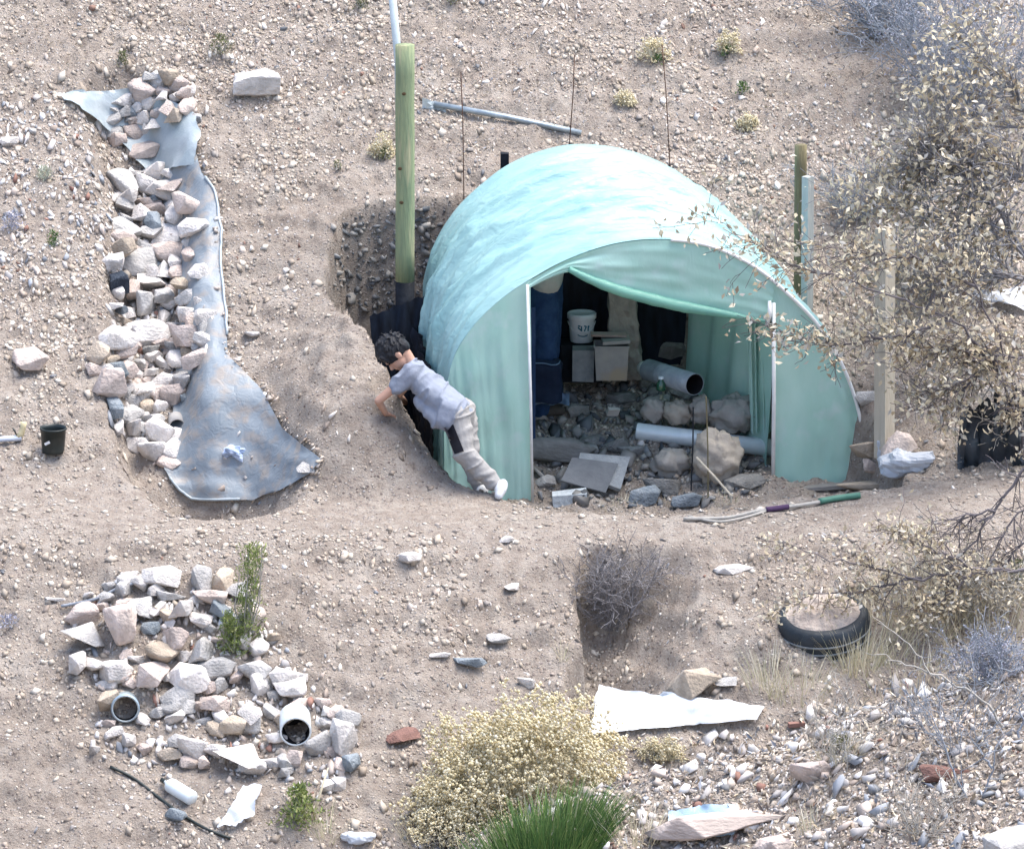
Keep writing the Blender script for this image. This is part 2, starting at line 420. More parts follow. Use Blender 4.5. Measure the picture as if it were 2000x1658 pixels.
def ground_material():
    m, n, l, p = _pr('stony_earth')
    g = n.new('ShaderNodeNewGeometry'); vec = g.outputs['Position']
    def nz(s, d=5, r=0.6):
        t = n.new('ShaderNodeTexNoise'); t.inputs['Scale'].default_value = s; t.inputs['Detail'].default_value = d; t.inputs['Roughness'].default_value = r
        l.new(vec, t.inputs['Vector']); return t.outputs['Fac']
    def ramp(fac, stops):
        rp = n.new('ShaderNodeValToRGB'); e = rp.color_ramp.elements
        while len(e) < len(stops): e.new(0.5)
        for k, (pos, c) in enumerate(stops): e[k].position = pos; e[k].color = (*c, 1)
        l.new(fac, rp.inputs[0]); return rp.outputs[0]
    def mix(f, a, b, mode='MIX'):
        mx = n.new('ShaderNodeMix'); mx.data_type = 'RGBA'; mx.blend_type = mode
        for sock, v in (('Factor', f), ('A', a), ('B', b)):
            if hasattr(v, 'node'): l.new(v, mx.inputs[sock])
            elif isinstance(v, (int, float)): mx.inputs[sock].default_value = v
            else: mx.inputs[sock].default_value = (*v, 1)
        return mx.outputs['Result']
    base = ramp(nz(1.1, 6), [(0.3, (0.330, 0.281, 0.239)), (0.5, (0.410, 0.355, 0.305)), (0.7, (0.470, 0.419, 0.368))])
    mid = ramp(nz(9, 6, 0.7), [(0.32, (0.230, 0.187, 0.158)), (0.52, (0.420, 0.364, 0.315)), (0.72, (0.580, 0.532, 0.477))])
    c = mix(0.55, base, mid)
    crevice_grain = ramp(nz(48, 4, 0.75), [(0.28, (0.50, 0.46, 0.42)), (0.44, (0.92, 0.91, 0.90)), (0.62, (1.0, 1.0, 1.0)), (0.78, (1.25, 1.24, 1.22))])
    c = mix(0.8, c, crevice_grain, 'MULTIPLY')  # dark end of the noise paints crevice shade into the earth colour
    # small stones set in the earth
    vo = n.new('ShaderNodeTexVoronoi'); vo.inputs['Scale'].default_value = 42; vo.inputs['Randomness'].default_value = 1
    l.new(vec, vo.inputs['Vector'])
    sep = n.new('ShaderNodeSeparateColor'); l.new(vo.outputs['Color'], sep.inputs[0])
    stone = ramp(sep.outputs[0], [(0.0, (0.20, 0.165, 0.15)), (0.35, (0.38, 0.32, 0.29)), (0.7, (0.50, 0.45, 0.42)), (1.0, (0.60, 0.56, 0.53))])
    pick = n.new('ShaderNodeMath'); pick.operation = 'GREATER_THAN'; pick.inputs[1].default_value = 0.70
    l.new(sep.outputs[1], pick.inputs[0])
    near = n.new('ShaderNodeMapRange'); near.inputs['From Min'].default_value = 0.45; near.inputs['From Max'].default_value = 0.30
    l.new(vo.outputs['Distance'], near.inputs['Value'])
    fac = n.new('ShaderNodeMath'); fac.operation = 'MULTIPLY'; l.new(pick.outputs[0], fac.inputs[0]); l.new(near.outputs[0], fac.inputs[1])
    c = mix(fac.outputs[0], c, stone)
    # pale dusty patches
    dust = ramp(nz(2.6, 5), [(0.56, (0, 0, 0)), (0.70, (1, 1, 1))])
    fd = n.new('ShaderNodeMath'); fd.operation = 'MULTIPLY'; fd.inputs[1].default_value = 0.45
    l.new(dust, fd.inputs[0]); c = mix(fd.outputs[0], c, (0.52, 0.48, 0.43))
    l.new(c, p.inputs['Base Color'])
    p.inputs['Roughness'].default_value = 0.95; p.inputs['Specular IOR Level'].default_value = 0.12
    ad = n.new('ShaderNodeMath'); ad.operation = 'MULTIPLY_ADD'; ad.inputs[1].default_value = 0.6
    l.new(fac.outputs[0], ad.inputs[0]); l.new(nz(60, 6, 0.7), ad.inputs[2])
    b = n.new('ShaderNodeBump'); b.inputs['Strength'].default_value = 1.0; b.inputs['Distance'].default_value = 0.035
    l.new(ad.outputs[0], b.inputs['Height']); l.new(b.outputs[0], p.inputs['Normal'])
    return m
M_GROUND = ground_material()
ny, nx_ = GX.shape
idx = np.arange(ny * nx_).reshape(ny, nx_)
F = np.stack([idx[:-1, :-1], idx[:-1, 1:], idx[1:, 1:], idx[1:, :-1]], -1).reshape(-1, 4)
me = fastmesh('ground', np.stack([GX, GY, GZ], -1).reshape(-1, 3), F)
me.materials.append(M_GROUND); me.polygons.foreach_set('use_smooth', np.ones(len(F), bool))
ground = bpy.data.objects.new('ground', me); col.objects.link(ground); ground['kind'] = 'structure'
# ================================================================== GREENHOUSE
M_ROOF = sheet_mat('pale_aqua_film', (0.36, 0.575, 0.575), (0.285, 0.505, 0.51), trans=0.16, rough=0.38, scale=2.0, spec=0.5, stretch=(0.7, 2.4, 1.6), crease=0.42)
M_FRONT = sheet_mat('sea_green_film', (0.38, 0.635, 0.55), (0.45, 0.68, 0.61), trans=0.15, rough=0.42, scale=2.5, spec=0.45, dirt=(0.50, 0.68, 0.64), stretch=(2, 2, 0.9), crease=0.12)
M_ROLL = sheet_mat('green_rolled_film', (0.24, 0.53, 0.42), (0.18, 0.43, 0.36), trans=0.25, rough=0.4, scale=4, stretch=(1, 4, 4))
M_WHITEPIPE = mat('white_plastic_pipe', (0.78, 0.79, 0.78), (0.66, 0.67, 0.66), rough=0.5, scale=9, bump=0.05, spec=0.4)
M_BLACKFILM_SHADE = sheet_mat('black_plastic_or_shade', (0.006, 0.008, 0.013), (0.013, 0.020, 0.034), trans=0.0, rough=0.6, scale=5, spec=0.15, stretch=(4, 4, 1))  # real plastic on the flank; paints in shade at the back wall and pit
M_NAVY = mat('navy_tarpaulin', (0.010, 0.030, 0.085), (0.018, 0.050, 0.12), rough=0.6, scale=7, bump=0.4, spec=0.35)
M_BOARD = mat('weathered_grey_board', (0.33, 0.31, 0.28), (0.22, 0.21, 0.20), scale=5, stretch=(1, 8, 8), bump=0.4)

FA = at(1040, 975, 1.10); FB = at(1690, 935, 1.38)
FD = Vector((FB.x - FA.x, FB.y - FA.y, 0)).normalized(); FN = Vector((FD.y, -FD.x, 0))   # out of the front
def onfront(px, py, off=0.0):
    d = ray(px, py); o = FA + FN * off
    t = (o - CAM).dot(FN) / d.dot(FN); return CAM + d * t
def resample(P, n):
    P = [Vector(p) for p in P]
    # Catmull-Rom densify then equal arc length
    D = []
    for i in range(len(P) - 1):
        p0, p1, p2, p3 = P[max(i - 1, 0)], P[i], P[i + 1], P[min(i + 2, len(P) - 1)]
        for k in range(12):
            t = k / 12
            D.append(0.5 * ((2 * p1) + (p2 - p0) * t + (2 * p0 - 5 * p1 + 4 * p2 - p3) * t * t + (3 * p1 - p0 - 3 * p2 + p3) * t ** 3))
    D.append(P[-1])
    L = [0]
    for a, b in zip(D, D[1:]): L.append(L[-1] + (b - a).length)
    out = []; j = 0
    for k in range(n):
        s = L[-1] * k / (n - 1)
        while j < len(L) - 2 and L[j + 1] < s: j += 1
        f = (s - L[j]) / (L[j + 1] - L[j] + 1e-9); out.append(D[j].lerp(D[j + 1], min(f, 1)))
    return out
front_px = [(868, 985), (866, 900), (868, 800), (884, 705), (922, 640), (978, 585), (1040, 543), (1110, 506), (1200, 476), (1290, 467), (1380, 478), (1465, 515),
            (1535, 570), (1600, 638), (1650, 725), (1681, 825), (1691, 935)]
back_px = [(838, 800), (832, 690), (827, 600), (832, 535), (852, 468), (902, 395), (980, 331), (1060, 295), (1130, 282), (1215, 291), (1300, 322), (1372, 375), (1415, 440), (1440, 520),
           (1455, 600), (1462, 680), (1465, 770)]
NA, NB = 170, 120
A_front = resample([onfront(*p) for p in front_px], NA)
A_back = resample([at(px, py, 2.70 + 0.42 * (px - 830) / 635) for px, py in back_px], NA)
gh = thing('greenhouse', 'low arched greenhouse of pale green plastic sheeting dug into the hillside', 'greenhouse', (1.0, 1.25, -0.2))
cen = sum(A_front + A_back, Vector()) / (2 * NA)
rows = []
for k in range(NB):
    t = k / (NB - 1); row = []
    for i in range(NA):
        s = i / (NA - 1)
        p = A_front[i].lerp(A_back[i], t)
        n = Vector((p.x - (1.0 - 0.45 * t), 0, p.z - 0.2)).normalized()
        up = max(0.0, n.z)
        edge = math.sin(math.pi * min(1, max(0, t))) ** 0.5
        # creases that follow the arch, plus broad sag between the hoops
        w = mnoise.noise(Vector((s * 3.2 + t * 1.5, t * 15, 1.7))) * 0.022 + mnoise.noise(Vector((s * 9, t * 34, 9.1))) * 0.008
        for k_, (fs, ft, sk, am) in enumerate(((4.0, 11.0, 3.0, 0.045), (7.0, 16.0, -5.0, 0.030), (12.0, 22.0, 9.0, 0.018))):
            q_ = 1 - 2.2 * abs(mnoise.noise(Vector((s * fs + t * sk * 0.4, t * ft + s * sk, 3.1 * k_ + 7))))
            w += am * max(0.0, q_) ** 2.5
        sag = -0.040 * abs(math.sin(t * math.pi * 3)) * (0.4 + 0.6 * up)
        rid = 0.010 * math.exp(-((t - 0.05) / 0.03) ** 2)
        row.append(p + n * (w * edge + sag * edge + 0.03 * math.sin(math.pi * t) + rid))
    rows.append(row)
roof = part(gh, 'roof_sheet', MB().grid(rows), M_ROOF, smooth=True)
# front panels in the front plane, folded like hung film
def panel(top_px, bot_px, n=40, m=30, amp=0.012, off=0.0, folds=26, seed=0.0, hang=1.0):
    T = resample([onfront(*p) for p in top_px], n); B = resample([onfront(*p) for p in bot_px], n); P = []
    for j in range(m):
        v = j / (m - 1); r = []
        for i in range(n):
            u = i / (n - 1); p = T[i].lerp(B[i], v)
            f = mnoise.noise(Vector((u * folds * 0.35 + v * 0.6 * hang, v * 1.4, seed))) * amp * 1.6 + mnoise.noise(Vector((u * folds + v * hang, v * 3.0, seed + 5))) * amp * 0.7
            f += mnoise.noise(Vector((u * 5 + v * 4, v * 6 - u * 3, seed + 9))) * amp * 0.6
            r.append(p + FN * (off + f * min(1, v * 4 + 0.15)))
        P.append(r)
    return MB().grid(P, flip=True)
part(gh, 'front_panel', panel([(867, 790), (884, 705), (922, 640), (978, 585), (1036, 546)], [(868, 990), (905, 990), (950, 990), (1000, 990), (1041, 990)], 44, 40, 0.016, 0.004, 20, 1.0), M_FRONT, smooth=True)
part(gh, 'front_panel', panel([(1509, 552), (1535, 572), (1600, 640), (1650, 727), (1679, 825)], [(1509, 952), (1560, 950), (1610, 948), (1650, 945), (1690, 942)], 30, 34, 0.010, 0.004, 10, 7.0), M_FRONT, smooth=True)
# loose valance over the doorway, sagging to the right
top = [(1030, 550), (1110, 507), (1200, 477), (1290, 468), (1380, 479), (1465, 516), (1512, 556)]
bot = [(1032, 562), (1108, 531), (1150, 548), (1215, 572), (1320, 598), (1420, 616), (1502, 634)]
val = part(gh, 'valance', panel(top, bot, 70, 26, 0.016, 0.012, 5, 12.0, hang=3.0), M_FRONT, smooth=True)
rl = resample([onfront(px, py - 4, 0.03) for px, py in [(1112, 530), (1150, 549), (1215, 573), (1320, 600), (1420, 618), (1503, 633)]], 40)
rr = [0.012 + 0.030 * math.sin(math.pi * min(1, (k / 39) * 1.05 + 0.05)) ** 0.7 + 0.005 * mnoise.noise(Vector((k * 0.5, 0, 2))) for k in range(40)]
part(val, 'rolled_hem', MB().tube(rl, rr, 12), M_ROLL, smooth=True)
# white pipe frame
def post(p0, p1, r=0.014):
    a = onfront(*p0, 0.03); b = onfront(*p1, 0.03)
    return MB().tube([a, a.lerp(b, 0.5) + Vector((0.004, 0, 0)), b], r, 10)
part(gh, 'door_post', post((1030, 556), (1040, 982), 0.011), M_WHITEPIPE, True)
dp = part(gh, 'door_post', post((1511, 592), (1510, 948), 0.015), M_WHITEPIPE, True)
a = onfront(1503, 588, 0.05); b = onfront(1498, 637, 0.05)
part(dp, 'tie', MB().tube([a, a.lerp(b, 0.5) + Vector((0.01, -0.01, 0)), b], [0.012, 0.016, 0.014], 8), M_WHITEPIPE, True)
hoop = [p + FN * 0.02 for p in A_front]
part(gh, 'front_hoop', MB().tube(hoop[91:], 0.013, 8), M_WHITEPIPE, True)
part(gh, 'front_hoop', MB().tube([p + FN * -0.02 for p in A_front[5:93]], 0.010, 8), M_ROOF, True)
for t_ in (0.34, 0.67, 0.985):
    k = int(t_ * (NB - 1))
    part(gh, 'inner_hoop', MB().tube([p + (cen - p).normalized() * 0.07 for p in rows[k][3:-3]], 0.010, 6), M_WHITEPIPE, True)
# back closed by a black sheet painting in the shade of the void
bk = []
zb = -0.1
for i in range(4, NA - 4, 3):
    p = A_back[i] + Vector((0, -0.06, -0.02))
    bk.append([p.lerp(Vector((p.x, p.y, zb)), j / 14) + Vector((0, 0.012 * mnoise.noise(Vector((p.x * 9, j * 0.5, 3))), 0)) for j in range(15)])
part(gh, 'back_wall', MB().grid(bk), M_BLACKFILM_SHADE, True)
# film lining the earth bank inside, right
P = []
for i in range(26):
    u = i / 25; yy = lerp(2.72, 1.50, u); p = at(lerp(1338, 1502, u), 800, yy); zt = lerp(1.25, 0.95, u)
    P.append([Vector((p.x + 0.02 * math.sin(u * 26 + j * 0.2), yy + 0.03 * mnoise.noise(Vector((u * 8, j * 0.3, 2))), lerp(zt, gz(p.x, yy) - 0.02, j / 17))) for j in range(18)])
part(gh, 'inner_lining', MB().grid(P), M_FRONT, True)
# folded film hanging inside by the right door post
for s_, (x0, x1) in enumerate([(1452, 1476), (1476, 1500)]):
    T = [at(lerp(x0 + 8, x1, i / 9), 612 + 3 * i / 9, 1.62) for i in range(10)]; B = [at(lerp(x0 + 14, x1 + 6, i / 9), 845, 1.62) for i in range(10)]
    P = [[T[i].lerp(B[i], j / 11) + Vector((0, 0.035 * math.sin(i * 1.4 + s_ + j * 0.15), 0)) for i in range(10)] for j in range(12)]
    part(gh, 'gathered_curtain', MB().grid(P), M_FRONT, True)
# ------- black plastic on the lower left flank
P = []
for i in range(1, 27):
    r = []
    for k in range(9, NB):
        p = rows[k][i]; r.append(p + Vector((-0.05 - 0.02 * mnoise.noise(Vector((i * 0.6, k * 0.3, 1))), -0.01, 0.0)))
    P.append(r)
single('black_plastic_or_shade', MB().grid(P), M_BLACKFILM_SHADE, 'dark plastic sheet along the lower left flank of the greenhouse', 'plastic sheet', tuple(P[0][0]), smooth=True)
# base board in front of the right panel
a = onfront(1432, 962, 0.10); b = onfront(1722, 944, 0.10)
d = b - a; rot = d.to_track_quat('X', 'Z').to_matrix()
single('wooden_board', MB().box((a + b) / 2, (d.length, 0.09, 0.025), rot, 0.003), M_BOARD, 'long grey board lying along the greenhouse base by the right door post', 'board', tuple((a + b) / 2))

# ================================================================== POSTS AND RODS
M_GREENPOST = mat('treated_green_timber', (0.30, 0.34, 0.19), (0.20, 0.25, 0.15), scale=5, stretch=(5, 5, 0.6), bump=0.5, rough=0.8, wear=(0.42, 0.39, 0.24), bscale=16)
M_GREYPOST = mat('pale_grey_timber', (0.46, 0.49, 0.47), (0.36, 0.39, 0.38), scale=4, stretch=(5, 5, 0.6), bump=0.4)
M_TANPOST = mat('pale_tan_timber', (0.55, 0.51, 0.42), (0.45, 0.41, 0.33), scale=4, stretch=(5, 5, 0.6), bump=0.4)
M_BROWNPOST = mat('brown_mossy_timber', (0.20, 0.18, 0.10), (0.13, 0.11, 0.07), scale=5, stretch=(5, 5, 0.7), bump=0.6, wear=(0.24, 0.25, 0.14))
M_TAR = mat('black_tar_coating', (0.008, 0.010, 0.014), (0.018, 0.022, 0.03), scale=8, rough=0.7, bump=0.3, spec=0.15)
M_RUST = mat('rusty_steel', (0.075, 0.045, 0.035), (0.14, 0.075, 0.05), scale=25, rough=0.8, bump=0.4)
M_KNOT = mat('dark_knot', (0.07, 0.045, 0.025), (0.12, 0.08, 0.04), scale=30)
def round_post(name, top, bot, rpx, m, label, split=None, m2=None, group=None, square=False):
    """top, bot: world points"""
    s = pxm(bot); r = rpx / s; n = 4 if square else 16
    def seg(a, b, k=9):
        pts = [a.lerp(b, i / (k - 1)) + Vector((0.004 * mnoise.noise(Vector((i, a.x, 0))), 0.0, 0)) for i in range(k)]
        return MB().tube(pts, [r * (1.0 + 0.03 * mnoise.noise(Vector((i * 0.7, a.x * 3, 5)))) for i in range(k)], n)
    if split is None:
        return single(name, seg(bot, top), m, label, 'post', tuple(bot), group, smooth=not square)
    t = thing(name, label, 'post', tuple(bot), group); mid = top.lerp(bot, split)
    sh = part(t, 'shaft', seg(mid, top), m, True)
    part(t, 'coated_base', seg(bot, mid + Vector((0, 0, 0.0)), 6), m2, True)
    return t, sh, r
py_ = 2.40
g0 = at(790, 700, py_); g0.z = min(g0.z, gz(g0.x, g0.y))
tp_ = at(791, 88, py_)
t, sh, r_ = round_post('wooden_post', tp_, g0, 18.5, M_GREENPOST, 'thick greenish round timber post with black coated foot left of the greenhouse', (545 - 88) / (proj(g0)[1] - 88), M_TAR)
for kx, ky in ((789, 184), (781, 330), (784, 396)):
    p = at(kx, ky, py_ - r_); part(sh, 'knot', MB().ellipsoid(p, (0.016, 0.006, 0.012), nu=10, nv=6), M_KNOT, True)
p0 = at(764, -30, py_ + 0.16); p1 = at(778, 120, py_ + 0.12)
gp = Vector((p1.x + 0.03, p1.y, gz(p1.x, p1.y) - 0.05))
single('metal_pole', MB().tube([p0, p1, gp], 0.028, 12), mat('pale_galvanised_pole', (0.50, 0.57, 0.60), (0.40, 0.47, 0.50), scale=10, rough=0.55, bump=0.1), 'pale grey pole rising behind the green timber post to the top edge', 'pole', tuple(gp), smooth=True)
def rod(top, bot, yoff, label, r=0.0045):
    b = at(*bot, yoff); b2 = Vector((b.x, b.y, min(b.z, gz(b.x, b.y)) - 0.05)); a = at(*top, yoff)
    mb = MB().tube([a, a.lerp(b, 0.4) + Vector((0.006, 0, 0)), b, b2], r, 6)
    single('steel_rod', mb, M_RUST, label, 'rod', tuple(b2), 'steel rods standing behind the greenhouse', True)
rod((900, 142), (906, 382), 2.95, 'thin rusty steel rod standing at the left shoulder of the greenhouse')
rod((1122, 108), (1112, 285), 3.20, 'thin rusty steel rod standing behind the top of the greenhouse arch')
rod((1293, 88), (1308, 315), 3.25, 'thin rusty steel rod standing at the right shoulder of the greenhouse')
b = at(985, 332, 3.05); a = at(986, 299, 3.05)
single('timber_stub', MB().box((a + b) / 2 - Vector((0, 0, 0.15)), (0.06, 0.06, (a - b).length + 0.3), None, 0.003), M_TAR, 'short black post stub behind the left shoulder of the greenhouse', 'post', (a.x, a.y, b.z - 0.2))
# posts right of the greenhouse
def standing(name, x, ytop, ybot, y, rpx, m, label, square=False):
    bt = at(x, ybot, y); bt.z = min(bt.z, gz(bt.x, bt.y)) - 0.04; tp2 = at(x + 2, ytop, y)
    return round_post(name, tp2, bt, rpx, m, label, square=square)
standing('wooden_post', 1562, 283, 600, 2.25, 12, M_BROWNPOST, 'mossy brown round post behind the right shoulder of the greenhouse')
standing('wooden_post', 1576, 345, 615, 2.12, 12, M_GREYPOST, 'pale grey square post standing against the mossy brown post', True)
standing('wooden_post', 1727, 446, 872, 1.02, 20, M_TANPOST, 'pale tan square post beside the right front corner of the greenhouse', True)
M_GALV = mat('galvanised_pipe', (0.42, 0.48, 0.50), (0.30, 0.35, 0.38), scale=12, rough=0.45, metal=0.5, bump=0.1)
a = G(848, 214) + Vector((0, 0, 0.04)); b = G(1135, 268) + Vector((0, 0, 0.03))
t = thing('metal_pipe', 'long thin grey pipe lying on the slope behind the greenhouse arch', 'pipe', tuple(a))
part(t, 'pipe', MB().tube([a, a.lerp(b, .5) + Vector((0, 0, 0.01)), b], 0.022, 12), M_GALV, True)
c = G(838, 208) + Vector((0, -0.02, 0.03))
part(t, 'torn_wrapping', MB().grid([[c + Vector((i * 0.035 - 0.05, 0.02 * math.sin(i * 2 + j), j * 0.03 - 0.05 - i * 0.012 + 0.012 * math.sin(i * 3 + j * 2))) for i in range(6)] for j in range(4)]), sheet_mat('torn_grey_film', (0.35, 0.42, 0.44), (0.5, 0.56, 0.58), trans=0.2, scale=8))

# ================================================================== INSIDE THE GREENHOUSE
def floor_at(px, y):
    p = at(px, 900, y); return Vector((p.x, y, gz(p.x, y)))
M_PAIL = mat('white_pail_plastic', (0.72, 0.76, 0.80), (0.62, 0.66, 0.70), rough=0.4, scale=8, bump=0.03, spec=0.4)
M_PRINT = mat('dark_blue_print', (0.03, 0.13, 0.20), (0.04, 0.16, 0.24), rough=0.5, scale=20, bump=0)
M_ADOBE = mat('crumbling_adobe', (0.37, 0.34, 0.30), (0.26, 0.24, 0.22), scale=9, bump=0.9, bscale=22)
M_BIN = mat('dusty_grey_bin', (0.34, 0.33, 0.31), (0.26, 0.26, 0.26), scale=7, bump=0.1, rough=0.6, wear=(0.36, 0.30, 0.22))
M_BLOCK = mat('grey_concrete_block', (0.30, 0.32, 0.33), (0.22, 0.24, 0.25), scale=12, bump=0.5)
M_WOODPINK = mat('pinkish_plank', (0.42, 0.33, 0.30), (0.33, 0.25, 0.22), scale=6, stretch=(1, 8, 8), bump=0.3)
# adobe column
pb = at(1222, 735, 2.62); pt = at(1214, 540, 2.62)
cp = []
for j in range(14):
    v = j / 13; w = lerp(0.135, 0.095, v); c = pb.lerp(pt, v); r = []
    for i in range(24):
        a_ = 2 * math.pi * i / 24; q = Vector((max(-1, min(1, 1.35 * math.cos(a_))), max(-1, min(1, 1.35 * math.sin(a_))), 0))
        nn = mnoise.noise(Vector((q.x * 2, q.y * 2, v * 9))) * 0.022
        r.append(c + q * (w + nn) * (0.95 if j % 4 else 0.88))
    r.append(r[0]); cp.append(r)
single('adobe_pillar', MB().grid(cp, flip=True), M_ADOBE, 'crumbling grey adobe pillar against the dark back wall of the greenhouse', 'pillar', tuple(pb))
# bin with lid
yb = 2.32; bb = at(1194, 738, yb); s = pxm(bb); wb = 66 / s; hb = (738 - 672) / s
t = thing('storage_bin', 'square dusty grey storage bin with lid at the back of the greenhouse', 'bin', tuple(bb))
mb = MB(); mb.grid([[bb + Vector((sx * (wb / 2) * f, sy * 0.10 * f, h)) for sx, sy in ((-1, -1), (1, -1), (1, 1), (-1, 1), (-1, -1))] for f, h in ((0.90, 0), (0.96, hb * 0.5), (1.0, hb), (1.05, hb), (1.05, hb + 0.012), (0.97, hb + 0.012))])
part(t, 'body', mb, M_BIN)
part(t, 'lid', MB().box(bb + Vector((0.03, 0, hb + 0.035)), (wb * 0.82, 0.18, 0.025), Euler((0, -0.06, 0.05)), 0.004), M_BIN)
part(t, 'plank', MB().box(bb + Vector((-0.02, 0.05, hb + 0.065)), (wb * 1.05, 0.10, 0.016), Euler((0, 0.03, 0.03)), 0.002), M_WOODPINK, label='pinkish plank laid over the bin')
# grey block with dark crate and the pail on it
yq = 2.42; qb = at(1139, 740, yq); s = pxm(qb)
single('concrete_block', MB().box(qb + Vector((0, 0, 30 / s)), (42 / s, 0.16, 62 / s), None, 0.004), M_BLOCK, 'upright grey block standing left of the storage bin', 'block', tuple(qb))
yk = 2.62; kb = at(1136, 740, yk); kt = at(1136, 668, yk); s = pxm(kb)
single('dark_crate', MB().box((kb + kt) / 2, (80 / s, 0.20, (kt - kb).length), None, 0.003), M_TAR, 'dark crate under the white pail behind the grey block', 'crate', tuple(kb))
pb_ = Vector((kt.x, yk, kt.z + 0.006 + (kt - kb).length * 0)); h = 60 / s
t = thing('white_pail', 'white plastic pail with lid and dark blue print inside the greenhouse', 'pail', tuple(pb_))
part(t, 'body', MB().lathe([(0.001, 0), (0.078, 0), (0.082, 0.006), (0.096, h * 0.80)], pb_, n=28), M_PAIL, True)
part(t, 'lid', MB().lathe([(0.104, h * 0.78), (0.106, h * 0.80), (0.106, h * 0.93), (0.100, h * 0.96), (0.097, h * 0.94), (0.001, h * 0.94)], pb_, n=28), M_PAIL, True)
mk = MB()
def onpail(a_, z, out=0.0025):
    r = lerp(0.082, 0.096, z / (h * 0.8)) + out
    return pb_ + Vector((math.sin(a_) * r, -math.cos(a_) * r, z))
def stroke(pts, w):
    for (a0, z0), (a1, z1) in zip(pts, pts[1:]):
        d_ = Vector((a1 - a0, (z1 - z0) * 10, 0)); nrm = Vector((-d_.y, d_.x, 0)).normalized() * w
        P = [[onpail(lerp(a0, a1, t_) + nrm.x * sgn, lerp(z0, z1, t_) + nrm.y * sgn * 0.1) for sgn in (-1, 1)] for t_ in (0, .5, 1)]
        mk.grid(P)
z0, z1 = h * 0.42, h * 0.60
stroke([(-0.30, z1), (-0.10, z1 - 0.002)], 0.06); stroke([(-0.30, z1 - 0.012), (-0.02, z0 + 0.006)], 0.06); stroke([(-0.02, z1), (-0.02, z0)], 0.05)
stroke([(0.17, z1), (0.36, z1 - 0.004)], 0.05); stroke([(0.36, z1 - 0.004), (0.20, z0)], 0.05); stroke([(0.52, z1), (0.52, z0)], 0.06); stroke([(0.52, z1), (0.62, z1 - 0.01)], 0.05)
part(t, 'print', mk, M_PRINT, kind='stuff'); mk = MB()
stroke([(-0.34, h * 0.30), (-0.1, h * 0.255), (0.2, h * 0.245), (0.5, h * 0.285)], 0.04)
part(t, 'printed_line', mk, M_PRINT)
part(t, 'handle', MB().tube([onpail(lerp(-1.5, 1.5, i / 16), h * 0.72 - 0.085 * math.cos(lerp(-1.5, 1.5, i / 16)) , 0.006) for i in range(17)], 0.0028, 5), M_PAIL, True)
# navy sheet hanging at the left, with a pale strip above it
def cloth(name, x0, x1, y0, y1, y, m, label, cat, amp=0.03, n=22, mm=20, skew=0.0, seed=0):
    P = []
    for j in range(mm):
        v = j / (mm - 1); r = []
        for i in range(n):
            u = i / (n - 1)
            p = at(lerp(x0, x1, u) + skew * v, lerp(y0, y1, v), y)
            r.append(p + Vector((0, amp * math.sin(u * 13 + seed + v * 1.5) * (0.4 + v) + amp * mnoise.noise(Vector((u * 5, v * 4, seed))), 0)))
        P.append(r)
    return single(name, MB().grid(P), m, label, cat, tuple(P[-1][n // 2]), smooth=True)
cloth('dark_cloth', 1008, 1046, 600, 990, 1.55, M_NAVY, 'dark cloth hanging down just inside the left door post', 'cloth', 0.03, seed=7)
# crumpled blue tarpaulin on the floor
def lump(name, px, py, y, rx, ry, rz, m, label, cat, amp=0.25, f=6.0, nu=30, nv=18, group=None):
    c = at(px, py, y); mb = MB().ellipsoid(c, (rx, ry, rz), nu=nu, nv=nv)
    for k, v in enumerate(mb.v):
        d_ = (v - c); nn = mnoise.fractal(d_ * f + Vector((px, py, 0)), 0.6, 2.2, 4)
        mb.v[k] = c + d_ * (1 + amp * nn)
    return single(name, mb, m, label, cat, tuple(c - Vector((0, 0, rz))), group, smooth=True)
cc = at(1064, 738, 2.05)
tb = []
for j in range(12):
    v = j / 11; r_ = []
    for i in range(26):
        a_ = 2 * math.pi * i / 25; q = Vector((max(-1, min(1, 1.3 * math.cos(a_))) * 0.125, max(-1, min(1, 1.3 * math.sin(a_))) * 0.10, 0))
        q *= (1.0 if v > 0.12 else 0.55 + 3.7 * v) * (1 + 0.10 * mnoise.noise(Vector((q.x * 14, q.y * 14, v * 3))))
        r_.append(cc + q + Vector((0, 0, lerp(0.15, -0.16, v) + 0.02 * mnoise.noise(Vector((q.x * 9, q.y * 9, 4))))))
    tb.append(r_)
single('draped_box', MB().grid(tb), mat('dark_navy_drape', (0.005, 0.012, 0.032), (0.010, 0.022, 0.05), rough=0.7, scale=7, bump=0.4, spec=0.2), 'box draped in dark blue tarpaulin inside the left of the doorway', 'box', tuple(cc - Vector((0, 0, 0.16))), smooth=True)
part(bpy.data.objects['draped_box'], 'pale_hem', MB().tube([tb[1][i] + Vector((0, -0.006, 0.004)) for i in range(12, 26)], 0.005, 6), mat('faded_hem', (0.10, 0.17, 0.26), (0.14, 0.22, 0.32), bump=0.1), True)
cloth('blue_rag', 1040, 1112, 768, 790, 2.0, mat('faded_blue_rag', (0.10, 0.17, 0.26), (0.16, 0.24, 0.33), bump=0.3), 'faded blue rag on the floor below the dark blue bundle', 'rag', 0.02, mm=6, seed=3)
lc = at(1034, 790, 1.85)
single('black_hose', MB().tube([lc + Vector((0.028 * math.cos(a_), 0.02, 0.048 * math.sin(a_))) for a_ in np.linspace(-2.2, 2.2, 20)], 0.006, 6), M_TAR, 'loop of black hose behind the left door post', 'hose', tuple(lc))
